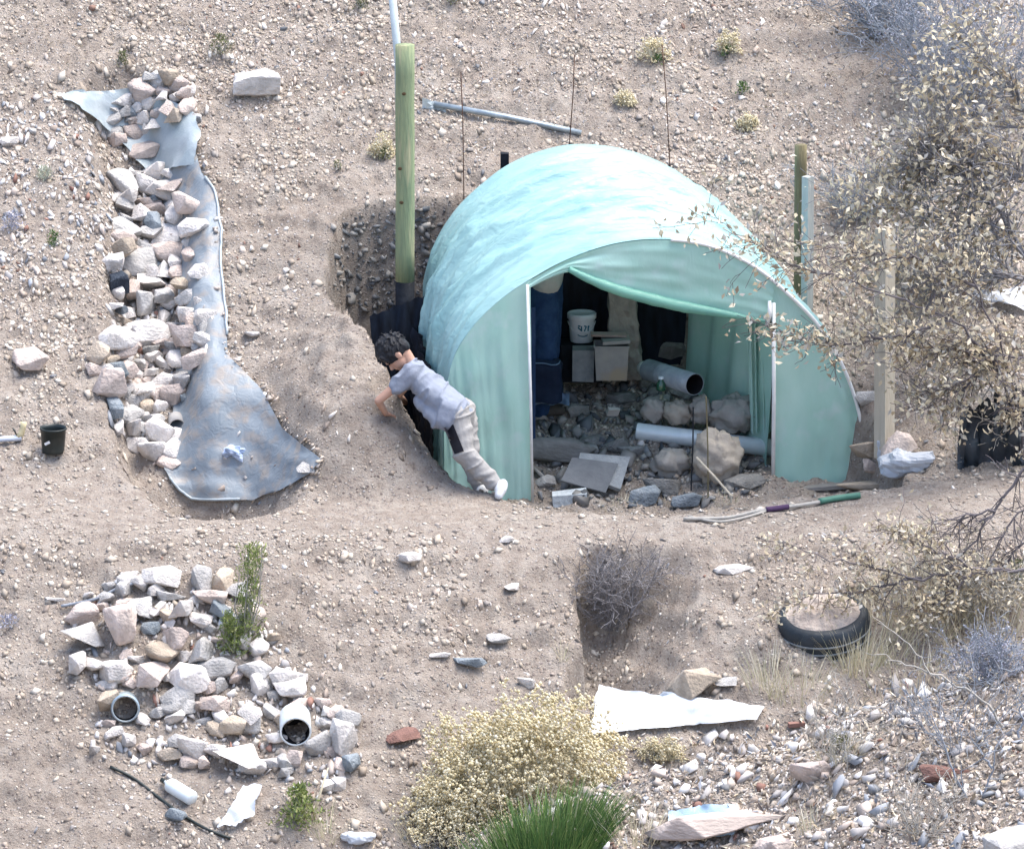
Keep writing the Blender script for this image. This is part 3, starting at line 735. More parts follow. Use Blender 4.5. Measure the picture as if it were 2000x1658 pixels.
# pipes
M_PIPE = mat('scuffed_galvanised_duct', (0.33, 0.38, 0.42), (0.24, 0.28, 0.32), scale=14, rough=0.55, metal=0.25, bump=0.25)
M_DUCTW = mat('pale_metal_duct', (0.74, 0.79, 0.81), (0.66, 0.72, 0.74), scale=9, rough=0.4, metal=0.2, bump=0.12)
M_VOID = mat('shaded_bore', (0.006, 0.006, 0.008), (0.012, 0.012, 0.014), scale=10, bump=0)  # near-black colour stands in for the shade inside open pipes
def duct(name, a, b, r, m, label, collar=True, mouth=True):
    ax = (b - a); L = ax.length; ax.normalize(); t = thing(name, label, 'pipe', tuple(a))
    body = part(t, 'tube', MB().lathe([(r * 0.97, 0), (r, 0.004), (r, L * .3), (r * 1.015, L * .3 + .003), (r, L * .3 + .007), (r, L), (r * 0.95, L), (r * 0.95, L - 0.35 * L), ], a, ax, 26), m, True)
    part(t, 'inside', MB().lathe([(r * 0.945, L - 0.002), (r * 0.93, 0.02), (0.001, 0.02)], a, ax, 26), M_VOID, True)
    return t
a = at(1266, 722, 2.22); b = at(1357, 751, 1.72)
t = duct('duct_pipe', a, b, 0.078, M_PIPE, 'short grey duct pipe with open black mouth resting on stones in the greenhouse')
part(t, 'white_collar', MB().lathe([(0.001, -0.075), (0.05, -0.075), (0.052, 0.002)], a, (b - a), 18), M_WHITEPIPE, True)
a = at(1244, 842, 1.80); b = at(1532, 878, 1.62)
duct('duct_pipe', a, b, 0.062, M_DUCTW, 'long pale metal duct lying across the greenhouse floor behind the boulder')
# leaning slabs
def slab(px4, y0, y1, th, m, label):
    q = [at(*px4[0], y0), at(*px4[1], y1), at(*px4[2], y1), at(*px4[3], y0)]
    n = (q[1] - q[0]).cross(q[3] - q[0]).normalized()
    if n.y < 0: n = -n
    mb = MB().add(q + [p + n * th for p in q], [(0, 1, 2, 3), (7, 6, 5, 4), (0, 4, 5, 1), (1, 5, 6, 2), (2, 6, 7, 3), (3, 7, 4, 0)])
    single('stone_slab', mb, m, label, 'slab', tuple((q[0] + q[3]) / 2))
M_SLAB = mat('grey_slab', (0.15, 0.16, 0.17), (0.11, 0.12, 0.13), scale=9, bump=0.25)
slab([(1096, 938), (1118, 893), (1208, 905), (1183, 962)], 1.08, 1.24, 0.02, M_SLAB, 'flat dark grey slab leaning in front at the greenhouse doorway')
slab([(1125, 925), (1133, 884), (1231, 892), (1212, 955)], 1.14, 1.32, 0.03, M_BLOCK, 'flat paler grey slab just behind the dark leaning slab')
# stakes at the doorway
def stake(name, p0, p1, y0, y1, r, m, label, cat='stake'):
    a = at(*p0, y0); b = at(*p1, y1)
    single(name, MB().tube([a, a.lerp(b, 0.5) + Vector((0.005, 0, 0)), b, b - Vector((0, 0, 0.05))], r, 6), m, label, cat, tuple(b))
stake('thin_stake', (1354, 795), (1350, 945), 1.05, 1.05, 0.006, M_TAR, 'thin dark stake upright in the doorway left of the round boulder')
stake('thin_stake', (1379, 775), (1383, 965), 0.98, 0.98, 0.0055, M_BROWNPOST, 'thin brown stake upright in front of the round boulder')
stake('pale_stick', (1360, 893), (1428, 968), 1.0, 0.9, 0.008, M_TANPOST, 'pale stick leaning across the doorway in front of the round boulder', 'stick')
lumpm = mat('red_plastic', (0.50, 0.12, 0.13), (0.40, 0.09, 0.10), bump=0.1, rough=0.5)
lump('red_scrap', 1334, 792, 1.86, 0.022, 0.02, 0.022, lumpm, 'small pink red scrap on the stones under the open duct pipe', 'scrap', 0.3, 20, 12, 8)
gb = at(1291, 762, 1.92)
t = thing('glass_bottle', 'small green glass bottle with pale cap below the grey duct pipe', 'bottle', tuple(gb))
mg, n_, l_, p_ = _pr('green_glass'); p_.inputs['Base Color'].default_value = (0.02, 0.09, 0.05, 1); p_.inputs['Roughness'].default_value = 0.1; p_.inputs['Coat Weight'].default_value = 0.5
nz_ = n_.new('ShaderNodeTexNoise'); nz_.inputs['Scale'].default_value = 14; mr_ = n_.new('ShaderNodeMapRange'); mr_.inputs['To Min'].default_value = 0.08; mr_.inputs['To Max'].default_value = 0.35
l_.new(nz_.outputs['Fac'], mr_.inputs['Value']); l_.new(mr_.outputs[0], p_.inputs['Roughness'])
part(t, 'body', MB().lathe([(0.001, 0), (0.032, 0), (0.034, 0.01), (0.034, 0.05), (0.018, 0.07), (0.016, 0.085)], gb, n=16), mg, True)
part(t, 'cap', MB().lathe([(0.020, 0.082), (0.020, 0.100), (0.001, 0.101)], gb, n=14), M_PAIL, True)
kb = at(1196, 800, 1.9)
single('broken_brick', MB().box(kb, (0.085, 0.07, 0.055), Euler((0.5, 0.1, 0.3)), 0.004), mat('pale_dark_brick', (0.10, 0.09, 0.09), (0.42, 0.41, 0.38), scale=6, lo=0.45, hi=0.52, bump=0.3), 'dark broken brick with a pale face on the greenhouse floor', 'brick', tuple(kb))
wb_ = G(1112, 986) + Vector((0, 0.05, 0.03))
single('plaster_block', MB().box(wb_, (0.23, 0.10, 0.10), Euler((0.1, 0.0, 0.1)), 0.012), mat('chalky_block', (0.50, 0.54, 0.56), (0.36, 0.40, 0.42), scale=10, bump=0.6), 'chalky pale block at the doorway threshold beside the left door post', 'block', tuple(wb_))

lump('boulder', 1400, 893, 1.28, 0.165, 0.16, 0.195, mat('tan_boulder_stone', (0.40, 0.36, 0.30), (0.30, 0.27, 0.235), scale=7, bump=0.5, bscale=24), 'big round tan boulder in the doorway before the pale duct', 'rock', 0.26, 11, 40, 28)
lump('boulder', 1438, 810, 1.78, 0.19, 0.16, 0.14, mat('dusty_boulder_stone', (0.33, 0.31, 0.28), (0.24, 0.23, 0.215), scale=7, bump=0.5, bscale=24), 'big dusty boulder behind the pale duct near the right door post', 'rock', 0.26, 11, 40, 28)
lump('boulder', 1310, 905, 1.42, 0.135, 0.11, 0.105, bpy.data.materials['dusty_boulder_stone'], 'medium dusty rock left of the big round tan boulder', 'rock', 0.28, 15, 30, 20)
lump('boulder', 1275, 803, 1.85, 0.085, 0.08, 0.085, bpy.data.materials['dusty_boulder_stone'], 'dusty rock behind the pale duct, left of three in a row', 'rock', 0.30, 20, 26, 18)
lump('boulder', 1325, 806, 1.82, 0.105, 0.09, 0.085, bpy.data.materials['tan_boulder_stone'], 'tan rock behind the pale duct, middle of three in a row', 'rock', 0.30, 20, 26, 18)
lump('boulder', 1370, 800, 1.80, 0.09, 0.09, 0.095, bpy.data.materials['dusty_boulder_stone'], 'dusty rock behind the pale duct, right of three in a row', 'rock', 0.30, 20, 26, 18)
# ================================================================== ROCKS
def rock_mesh(seed, flat=0.75, rnd=0.35, cuts=2):
    rr = random.Random(seed); bm = bmesh.new()
    ey = rr.uniform(0.72, 0.95)
    for _ in range(rr.choice((10, 12, 15, 20))):
        v = Vector((rr.gauss(0, 1), rr.gauss(0, 1), rr.gauss(0, 1)))
        v = Vector([math.copysign(abs(c) ** 0.7, c) for c in v]).normalized()
        bm.verts.new(Vector((v.x, v.y * ey, v.z * flat)) * rr.uniform(0.88, 1.0))
    bmesh.ops.convex_hull(bm, input=bm.verts[:])
    bmesh.ops.delete(bm, geom=[v for v in bm.verts if not v.link_faces], context='VERTS')
    bmesh.ops.dissolve_limit(bm, angle_limit=R(14), verts=bm.verts[:], edges=bm.edges[:])
    bmesh.ops.bevel(bm, geom=bm.edges[:], offset=rnd * 0.42, segments=2, profile=0.6, affect='EDGES', clamp_overlap=True)
    bmesh.ops.triangulate(bm, faces=bm.faces[:])
    bmesh.ops.subdivide_edges(bm, edges=[e for e in bm.edges if e.calc_length() > 0.35], cuts=1)
    bmesh.ops.triangulate(bm, faces=bm.faces[:])
    c = sum((v.co for v in bm.verts), Vector()) / len(bm.verts)
    for v in bm.verts: v.co -= c
    mx = sorted(v.co.length for v in bm.verts)[int(len(bm.verts) * 0.6)]
    for v in bm.verts:
        n = mnoise.noise(v.co * 2.3 + Vector((seed, 0, 0))) * 0.09 + mnoise.noise(v.co * 6 + Vector((0, seed, 0))) * 0.03
        v.co = v.co / mx * (1 + n)
    me = bpy.data.meshes.new('rock'); bm.to_mesh(me); bm.free()
    me.polygons.foreach_set('use_smooth', [True] * len(me.polygons))
    me.set_sharp_from_angle(angle=R(42))
    return me
ROCKS = [rock_mesh(100 + k, flat=random.choice((0.68, 0.8, 0.92)), rnd=random.choice((0.34, 0.46, 0.62))) for k in range(22)]
for r_ in ROCKS: r_.materials.append(None)
def rmat(name, c, c2, **k): return mat(name, c, c2, scale=1.6, bump=0.8, bscale=6, rand=0.14, rough=0.95, spec=0.1, wear=[v * 0.72 for v in c], **k)
RC = {'chalk white': rmat('chalk_white_rock', (0.69, 0.66, 0.63), (0.55, 0.51, 0.48)),
      'pale pink': rmat('pale_pink_rock', (0.58, 0.50, 0.45), (0.47, 0.39, 0.35)),
      'light grey': rmat('light_grey_rock', (0.49, 0.48, 0.465), (0.37, 0.36, 0.35)),
      'blue grey': rmat('blue_grey_rock', (0.20, 0.235, 0.265), (0.27, 0.30, 0.32)),
      'tan': rmat('tan_rock', (0.48, 0.41, 0.33), (0.37, 0.31, 0.25)),
      'dark slate': rmat('dark_slate_rock', (0.045, 0.055, 0.075), (0.07, 0.085, 0.105)),
      'dusty grey': rmat('dusty_grey_rock', (0.26, 0.255, 0.24), (0.19, 0.19, 0.185)),
      'red brown': rmat('red_brown_rock', (0.25, 0.145, 0.12), (0.19, 0.115, 0.10))}
rock_count = 0
def rock_at(p, r, colour, label, group=None, sx=1.0, sz=None, rz=None, tilt=0.35, variant=None, sink=0.35, name='rock', cat='rock'):
    """r in metres; p is the ground point"""
    global rock_count; rock_count += 1
    me = ROCKS[random.randrange(len(ROCKS)) if variant is None else variant]
    o = bpy.data.objects.new(name, me); col.objects.link(o)
    sz = sz or random.uniform(0.8, 1.05)
    r *= 1.06
    o.scale = (r * sx, r * random.uniform(0.85, 1.0), r * sz)
    o.rotation_euler = (random.uniform(-tilt, tilt), random.uniform(-tilt, tilt), random.uniform(0, 6.28) if rz is None else rz)
    n = gn(p.x, p.y)
    o.location = p + n * (r * sz * 0.72 * (1 - 2 * sink))
    o.material_slots[0].link = 'OBJECT'; o.material_slots[0].material = RC[colour]
    return tag(o, label, cat, group)
def pt_in(poly, x, y):
    c = False
    for i in range(len(poly)):
        (x1, y1), (x2, y2) = poly[i], poly[i - 1]
        if (y1 > y) != (y2 > y) and x < (x2 - x1) * (y - y1) / (y2 - y1) + x1: c = not c
    return c
def fill(poly, sizes, blocked, tight=0.80, tries=900):
    """dart throwing, big stones first; returns (px, py, radius px)"""
    xs = [p[0] for p in poly]; ys = [p[1] for p in poly]; out = []
    for lo_, hi_, n in sizes:
        got = 0
        for _ in range(tries * 3):
            if got >= n: break
            r = random.uniform(lo_, hi_); x = random.uniform(min(xs), max(xs)); y = random.uniform(min(ys), max(ys))
            if not pt_in(poly, x, y): continue
            if all((x - a) ** 2 + ((y - b) * 1.15) ** 2 > (tight * (r + c)) ** 2 for a, b, c in out + blocked):
                out.append((x, y, r)); got += 1
    return out
ORD = ['first', 'second', 'third', 'fourth', 'fifth', 'sixth', 'seventh', 'eighth', 'ninth', 'tenth', 'eleventh', 'twelfth']
def lay(stones, cols, group, zone_fn, up=0.0):
    """place stones on the ground and word a label for each that says which one it is"""
    rec = []
    for x, y, r in stones:
        p = G(x, y) + Vector((0, 0, up)); c = random.choices([k for k, _ in cols], [w for _, w in cols])[0]
        size = 'large' if r > 24 else 'medium' if r > 15 else 'small'
        rec.append([x, y, r, p, c, size, zone_fn(x, y)])
    cls = {}
    for q in rec: cls.setdefault((q[4], q[5], q[6]), []).append(q)
    for (c, size, z), L in cls.items():
        L.sort(key=lambda q: (q[1], q[0]))
        for i, (x, y, r, p, *_r) in enumerate(L):
            lab = f'{size} {c} rock {z}'
            if len(L) > 1: lab += (', topmost' if i == 0 else ', lowest' if i == len(L) - 1 else f', {ORD[min(i, 11)]} from top')
            rock_at(p, r / pxm(p), c, lab, group, sx=random.uniform(1.0, 1.25), sink=0.22)

# ---------------- the liner of the trench
M_LINER = sheet_mat('grey_blue_pond_liner', (0.35, 0.40, 0.44), (0.25, 0.30, 0.345), trans=0.0, rough=0.45, scale=3, spec=0.45, dirt=(0.42, 0.385, 0.35), clear=0.28, crease=0.45, dirt_lo=0.46)
def drape(left, right, n, m, off, wr=0.012, f=6.0, seed=0):
    """sheet laid on the ground between two pixel polylines"""
    def along(L, t):
        t *= len(L) - 1; i = min(int(t), len(L) - 2); f_ = t - i
        return lerp(L[i][0], L[i + 1][0], f_), lerp(L[i][1], L[i + 1][1], f_)
    P = []
    for j in range(m):
        a = along(left, j / (m - 1)); b = along(right, j / (m - 1)); r = []
        for i in range(n):
            u = i / (n - 1); p = G(lerp(a[0], b[0], u), lerp(a[1], b[1], u))
            w = wr * (0.6 + mnoise.noise(Vector((p.x * f, p.y * f, seed))) + 0.7 * mnoise.noise(Vector((p.x * f * 2.5, p.y * f * 2.5 + p.z * 9, seed + 3))))
            r.append(p + gn(p.x, p.y, 0.06) * (off + w))
        P.append(r)
    # relax so that the film bridges small hollows
    for _ in range(2):
        Q = [[q.copy() for q in r] for r in P]
        for j in range(1, m - 1):
            for i in range(1, n - 1):
                Q[j][i] = (P[j][i] * 2 + P[j - 1][i] + P[j + 1][i] + P[j][i - 1] + P[j][i + 1]) / 6
        P = Q
    return P
linL = [(240, 250), (250, 300), (300, 340), (330, 380), (340, 450), (350, 540), (360, 620), (350, 700), (340, 780), (330, 860), (320, 920)]
linR = [(370, 250), (385, 300), (405, 340), (418, 380), (428, 450), (440, 540), (440, 620), (452, 700), (510, 770), (565, 840), (625, 900)]
linR = [(x + random.uniform(-9, 7), y) for x, y in linR]
P = drape(linL, linR, 26, 70, 0.022)
linL2 = [(320, 920), (328, 935), (340, 950), (350, 962), (366, 972), (380, 978)]; linR2 = [linR[-1], (606, 930), (590, 940), (548, 962), (522, 968), (500, 980)]
P += drape(linL2, linR2, 26, 22, 0.022, seed=2)[1:]
lin = thing('trench_liner', 'grey blue plastic liner lining the stone filled trench and its basin', 'plastic liner', tuple(P[30][10]))
part(lin, 'sheet', MB().grid(P, flip=True), M_LINER, True)
M_EDGE = sheet_mat('pale_liner_hem', (0.44, 0.50, 0.53), (0.34, 0.40, 0.43), trans=0.1, rough=0.4, scale=6)
part(lin, 'hem', MB().tube([r[-1] + Vector((0, 0, 0.008)) for r in P[16:46]], 0.010, 6), M_EDGE, True)
part(lin, 'hem', MB().tube([r[0] + Vector((0, 0, 0.006)) for r in P[74:]] + [q + Vector((0, 0, 0.006)) for q in P[-1][3:20]], 0.010, 6), M_EDGE, True)
# crumpled plastic at the trench head
P = drape([(108, 190), (150, 215), (200, 260), (250, 300), (285, 345)], [(250, 175), (320, 190), (375, 225), (395, 270), (385, 325)], 22, 30, 0.03, 0.03, 8, 5)
single('plastic_sheet', MB().grid(P, flip=True), sheet_mat('cloudy_white_film', (0.46, 0.52, 0.55), (0.32, 0.39, 0.42), trans=0.2, rough=0.3, scale=6, spec=0.6), 'cloudy crumpled plastic sheet under the rock heap at the trench head', 'plastic sheet', tuple(P[10][10]), smooth=True)

# ---------------- named stones, each alone
def R1(px, py, r, colour, label, sx=1.15, sz=0.9, rz=0.3, sink=0.25, variant=None):
    p = G(px, py + r * 0.45); return rock_at(p, r / pxm(p), colour, label, None, sx, sz, rz, 0.15, variant, sink)
R1(505, 152, 42, 'chalk white', 'big white boulder alone on the upper slope left of the timber post', 1.1, 0.8, 0.2)
R1(62, 692, 34, 'pale pink', 'pale pink rock alone on the bank above the black pot', 1.05, 0.8, 0.3)
R1(915, 1284, 24, 'blue grey', 'blue grey flat rock on the embankment above the yellow bush', 1.1, 0.6)
R1(972, 1238, 20, 'light grey', 'light grey flat rock on the embankment up and right of the blue grey one', 1.3, 0.5)
R1(858, 1274, 15, 'chalk white', 'small chalk white rock just left of the blue grey flat rock', 1.3, 0.5)
R1(1340, 1330, 40, 'tan', 'large tan rock at the foot of the embankment above the white tarpaulin', 0.95, 1.1)
R1(1383, 1318, 17, 'light grey', 'rounded light grey rock right of the large tan rock above the tarpaulin')
R1(1418, 1325, 17, 'light grey', 'flat light grey rock second right of the large tan rock', 1.3, 0.5)
R1(1756, 862, 32, 'pale pink', 'pale pink boulder behind the white plastic bag by the tan post', 1.0, 1.0)
R1(1692, 772, 20, 'light grey', 'light grey rock wedged between the greenhouse and the tan post', 1.1, 0.8)
R1(1725, 745, 16, 'pale pink', 'small pale pink rock on the bank just left of the tan post')
R1(1424, 1104, 22, 'chalk white', 'flat white stone on the ledge edge in front of the right doorway', 1.5, 0.45)
R1(800, 1082, 18, 'chalk white', 'white jagged stone on the ledge edge below the boy', 1.2, 0.6)
R1(990, 1050, 12, 'chalk white', 'small white stone on the ledge edge below the left door post', 1.2, 0.7)
R1(780, 1422, 30, 'red brown', 'red brown flat rock half buried left of the yellow bush', 1.0, 0.4, sink=0.4)
R1(1360, 1585, 80, 'pale pink', 'very large flat pinkish rock low in the rubble foreground', 1.35, 0.42, 0.15, 0.3)
R1(1840, 1498, 40, 'red brown', 'dark red flat rock in the rubble behind the bare forked branch', 1.3, 0.45)
R1(1975, 1635, 46, 'light grey', 'rounded grey boulder at the bottom right corner', 1.1, 0.8)
R1(1590, 1500, 34, 'pale pink', 'pinkish rock amid the rubble left of the dark red flat rock', 1.1, 0.8)
R1(1520, 1635, 44, 'pale pink', 'pale pink rock at the bottom edge right of the blue plastic', 1.1, 0.6)
R1(1180, 1500, 26, 'light grey', 'light grey rock behind the dark green bush', 1.0, 0.8)
R1(1705, 935, 30, 'tan', 'flat tan stone on the board end beside the white plastic bag', 1.5, 0.35)
R1(1385, 1605, 26, 'tan', 'small tan rock lying on the blue plastic scrap', 1.3, 0.5)
R1(600, 906, 18, 'light grey', 'round light grey stone resting high on the basin liner', 1.0, 0.8)
R1(640, 1430, 10, 'tan', 'small tan stone above the right end of the lower pile')
R1(20, 270, 18, 'chalk white', 'white stone at the left edge level with the trench head', 1.2, 0.6)
R1(110, 1166, 13, 'chalk white', 'white stone alone up left of the lower rock pile', 1.5, 0.5)
R1(1030, 1330, 13, 'chalk white', 'white stone on the embankment left of the eroded cleft')
R1(1005, 1140, 16, 'chalk white', 'elongated white stone on the embankment left of the cleft top', 1.5, 0.5, 1.0)
R1(495, 648, 12, 'chalk white', 'white stone on the bare ridge right of the trench liner', 1.5, 0.5)
R1(1700, 868, 20, 'tan', 'tan rock in the gap between the greenhouse corner and the tan post', 1.1, 0.9)
R1(1703, 905, 16, 'pale pink', 'pink stone at the right front corner of the greenhouse')
R1(1808, 905, 17, 'dusty grey', 'dusty stone on the ledge right of the white plastic bag', 1.3, 0.7)
# inside the greenhouse
R1(1283, 776, 18, 'light grey', 'light grey flat stone under the green bottle', 1.5, 0.6)
R1(1325, 762, 20, 'light grey', 'pointed pale stone propping up the open duct pipe', 1.0, 1.0)
R1(1262, 745, 17, 'dusty grey', 'dusty stone below the white collar of the duct pipe')
R1(1392, 778, 17, 'light grey', 'flat light stone on top of the rocks right of the open duct mouth', 1.5, 0.5)
R1(1075, 860, 62, 'dusty grey', 'broad flat dusty rock inside the left door post', 1.2, 0.6, 0.1, 0.3)
R1(1062, 938, 17, 'light grey', 'pale grey stone at the foot of the left door post', 1.0, 1.0)
R1(1215, 772, 22, 'dusty grey', 'dusty stone in front of the storage bin', 1.4, 0.6)
R1(1165, 860, 24, 'dusty grey', 'dusty rubble stone in the middle of the greenhouse floor')
R1(1205, 868, 20, 'dusty grey', 'dusty rubble stone right of the middle of the greenhouse floor')
R1(1130, 800, 20, 'dusty grey', 'dusty rubble stone below the upright grey block')
R1(1238, 880, 22, 'dusty grey', 'dusty rubble stone at the left end of the pale duct', 1.2)
R1(1262, 965, 30, 'blue grey', 'blue grey rock at the threshold right of the slabs')
R1(1300, 945, 22, 'dusty grey', 'dusty rock at the threshold below the medium dusty rock', 1.4)
R1(1340, 975, 24, 'blue grey', 'dark blue grey rock at the threshold between the stakes')
R1(1450, 935, 30, 'dusty grey', 'dusty block stone at the right end of the doorway', 1.3, 0.7)
R1(1320, 670, 26, 'dusty grey', 'dusty rock on the rear bank inside the greenhouse', 1.0, 1.1)
R1(1290, 655, 32, 'dusty grey', 'dusty boulder at the back wall right of the adobe pillar', 1.0, 1.1)

# ---------------- rock fill of the trench
BL = [(283, 648, 40), (322, 740, 28), (218, 548, 28), (345, 825, 24), (300, 290, 36)]
R1(283, 642, 42, 'chalk white', 'large wedge shaped white rock across the middle of the trench fill', 1.15, 0.75, 0.15, 0.12)
R1(322, 738, 28, 'chalk white', 'long rounded white rock in the lower trench fill', 1.25, 0.7, 0.0, 0.12)
R1(219, 547, 24, 'dark slate', 'dark slate upright rock at the left edge of the trench fill', 0.8, 1.2, 0.2, 0.1)
R1(280, 290, 32, 'pale pink', 'large pale pink rock on the plastic just below the trench head heap', 1.2, 0.7, 0.1, 0.12)
tp1 = [(225, 340), (330, 335), (372, 375), (392, 450), (396, 560), (400, 600), (415, 650), (408, 700), (385, 760), (345, 800), (372, 880), (345, 915), (285, 905), (215, 830), (205, 770), (168, 700), (185, 685), (225, 665), (205, 600), (215, 480), (225, 420)]
tz = ['below the trench head', 'in the upper trench fill', 'in trench fill above the large wedge', 'in trench fill below the large wedge', 'in the lowest trench fill']
def tzone(x, y):
    b = 0 if y < 430 else 1 if y < 545 else 2 if y < 650 else 3 if y < 770 else 4
    mid = 300; s_ = 'left' if x < mid - 30 else 'right' if x > mid + 35 else 'middle'
    return f'{tz[b]}, {s_}'
pal = [('chalk white', 7), ('pale pink', 5), ('light grey', 4), ('tan', 1.5), ('blue grey', 0.5), ('dusty grey', 0.3)]
stones = fill(tp1, [(26, 33, 18), (18, 25, 44), (12, 17, 42)], BL, 0.64)
lay(stones, pal, 'rocks filling the plastic lined trench', tzone)
hp = [(235, 195), (270, 160), (340, 155), (375, 185), (380, 235), (330, 245), (290, 270), (225, 285), (190, 250)]
lay(fill(hp, [(18, 25, 14), (12, 17, 24)], BL, 0.66), pal, 'rocks heaped at the trench head', lambda x, y: f'in the heap at the trench head, {"left" if x < 262 else "right" if x > 320 else "middle"}')
lay(fill([(240, 200), (275, 172), (335, 168), (362, 200), (350, 235), (280, 255), (235, 260)], [(16, 24, 12), (11, 15, 5)], [], 0.8), pal, 'rocks heaped on top of the trench head', lambda x, y: f'on top of the trench head heap, {"left" if x < 270 else "right" if x > 320 else "middle"}', 0.07)
tp2 = [(240, 370), (340, 370), (370, 470), (375, 600), (385, 680), (340, 780), (240, 800), (215, 720), (230, 560)]
lay(fill(tp2, [(18, 26, 20), (12, 16, 8)], BL, 1.15), pal, 'rocks lying on top of the trench fill', lambda x, y: 'resting atop the trench fill, ' + ('upper' if y < 480 else 'middle' if y < 640 else 'lower') + (' left' if x < 300 else ' right'), 0.055)
# ---------------- lower pile on the embankment
named = [(236, 1212, 40, 'pale pink', 'tall pale pink rock standing at the upper left of the lower pile', 0.85, 1.2), (182, 1240, 32, 'light grey', 'grey rock left of the tall pale pink rock in the lower pile', 1.0, 1.0),
         (292, 1308, 36, 'pale pink', 'large rounded pale rock in the left middle of the lower pile', 1.1, 0.9), (378, 1312, 40, 'chalk white', 'large faceted white rock in the middle of the lower pile', 1.0, 1.0),
         (224, 1304, 28, 'chalk white', 'white rock between two others at the left of the lower pile', 1.1, 0.9), (157, 1287, 26, 'chalk white', 'leftmost white rock of the lower pile', 1.1, 0.9),
         (477, 1476, 38, 'chalk white', 'large white rounded rock low in the middle of the lower pile', 1.05, 0.9), (668, 1440, 40, 'chalk white', 'large white rock at the right end of the lower pile', 1.0, 1.0),
         (335, 1160, 24, 'light grey', 'flat light rock at the top of the lower pile', 1.25, 0.7), (290, 1186, 24, 'light grey', 'light grey blocky rock beside the top of the lower pile', 0.9, 1.2),
         (505, 1298, 28, 'light grey', 'light grey rock right of centre in the lower pile', 1.0, 0.9), (560, 1315, 26, 'chalk white', 'white rock at the right shoulder of the lower pile', 1.2, 0.8),
         (345, 1592, 22, 'blue grey', 'blue grey rock below the white bottle', 1.0, 1.0), (690, 1482, 24, 'blue grey', 'blue grey rock at the lower right end of the lower pile', 1.2, 0.8)]
BL2 = [(245, 1392, 34), (578, 1432, 34)]
for x, y, r, c, lab, sx, sz in named:
    R1(x, y, r, c, lab, sx, sz, None, 0.15); BL2.append((x, y, r))
lp = [(190, 1130), (290, 1115), (420, 1120), (470, 1150), (520, 1210), (560, 1260), (600, 1330), (640, 1370), (690, 1385), (712, 1470), (690, 1530), (640, 1570), (590, 1545), (500, 1520), (420, 1500), (350, 1500), (260, 1500), (190, 1480), (165, 1440), (200, 1400), (190, 1340), (140, 1290), (150, 1200)]
def lzone(x, y):
    v = 'upper' if y < 1230 else 'middle' if y < 1370 else 'lower'
    h_ = 'left' if x < 300 else 'right' if x > 480 else 'centre'
    return f'in the {v} {h_} of the lower pile'
lay(fill(lp, [(24, 31, 24), (16, 22, 48), (11, 15, 24)], BL2, 0.60), [('chalk white', 7), ('pale pink', 4), ('light grey', 4), ('tan', 1.2), ('blue grey', 0.6)], 'rocks of the lower pile on the embankment', lzone)

# ---------------- pebbles, gravel and rubble (uncountable)
def ico():
    t = (1 + 5 ** 0.5) / 2
    v = np.array([(-1, t, 0), (1, t, 0), (-1, -t, 0), (1, -t, 0), (0, -1, t), (0, 1, t), (0, -1, -t), (0, 1, -t), (t, 0, -1), (t, 0, 1), (-t, 0, -1), (-t, 0, 1)], float)
    f = np.array([(0, 11, 5), (0, 5, 1), (0, 1, 7), (0, 7, 10), (0, 10, 11), (1, 5, 9), (5, 11, 4), (11, 10, 2), (10, 7, 6), (7, 1, 8), (3, 9, 4), (3, 4, 2), (3, 2, 6), (3, 6, 8), (3, 8, 9), (4, 9, 5), (2, 4, 11), (6, 2, 10), (8, 6, 7), (9, 8, 1)])
    return v / np.linalg.norm(v[0]), f
IV, IF = ico()
def hull_shape(seed):
    rr = random.Random(seed); bm = bmesh.new()
    for _ in range(rr.choice((9, 10, 12))):
        v = Vector((rr.gauss(0, 1), rr.gauss(0, 1), rr.gauss(0, 1))); v = Vector([math.copysign(abs(c) ** 0.75, c) for c in v]).normalized()
        bm.verts.new(v * rr.uniform(0.85, 1.05))
    bmesh.ops.convex_hull(bm, input=bm.verts[:]); bmesh.ops.delete(bm, geom=[v for v in bm.verts if not v.link_faces], context='VERTS')
    bmesh.ops.triangulate(bm, faces=bm.faces[:]); bm.verts.index_update()
    out = np.array([tuple(v.co) for v in bm.verts]), np.array([[v.index for v in f.verts] for f in bm.faces]); bm.free(); return out
HULLS = [hull_shape(k) for k in range(16)]
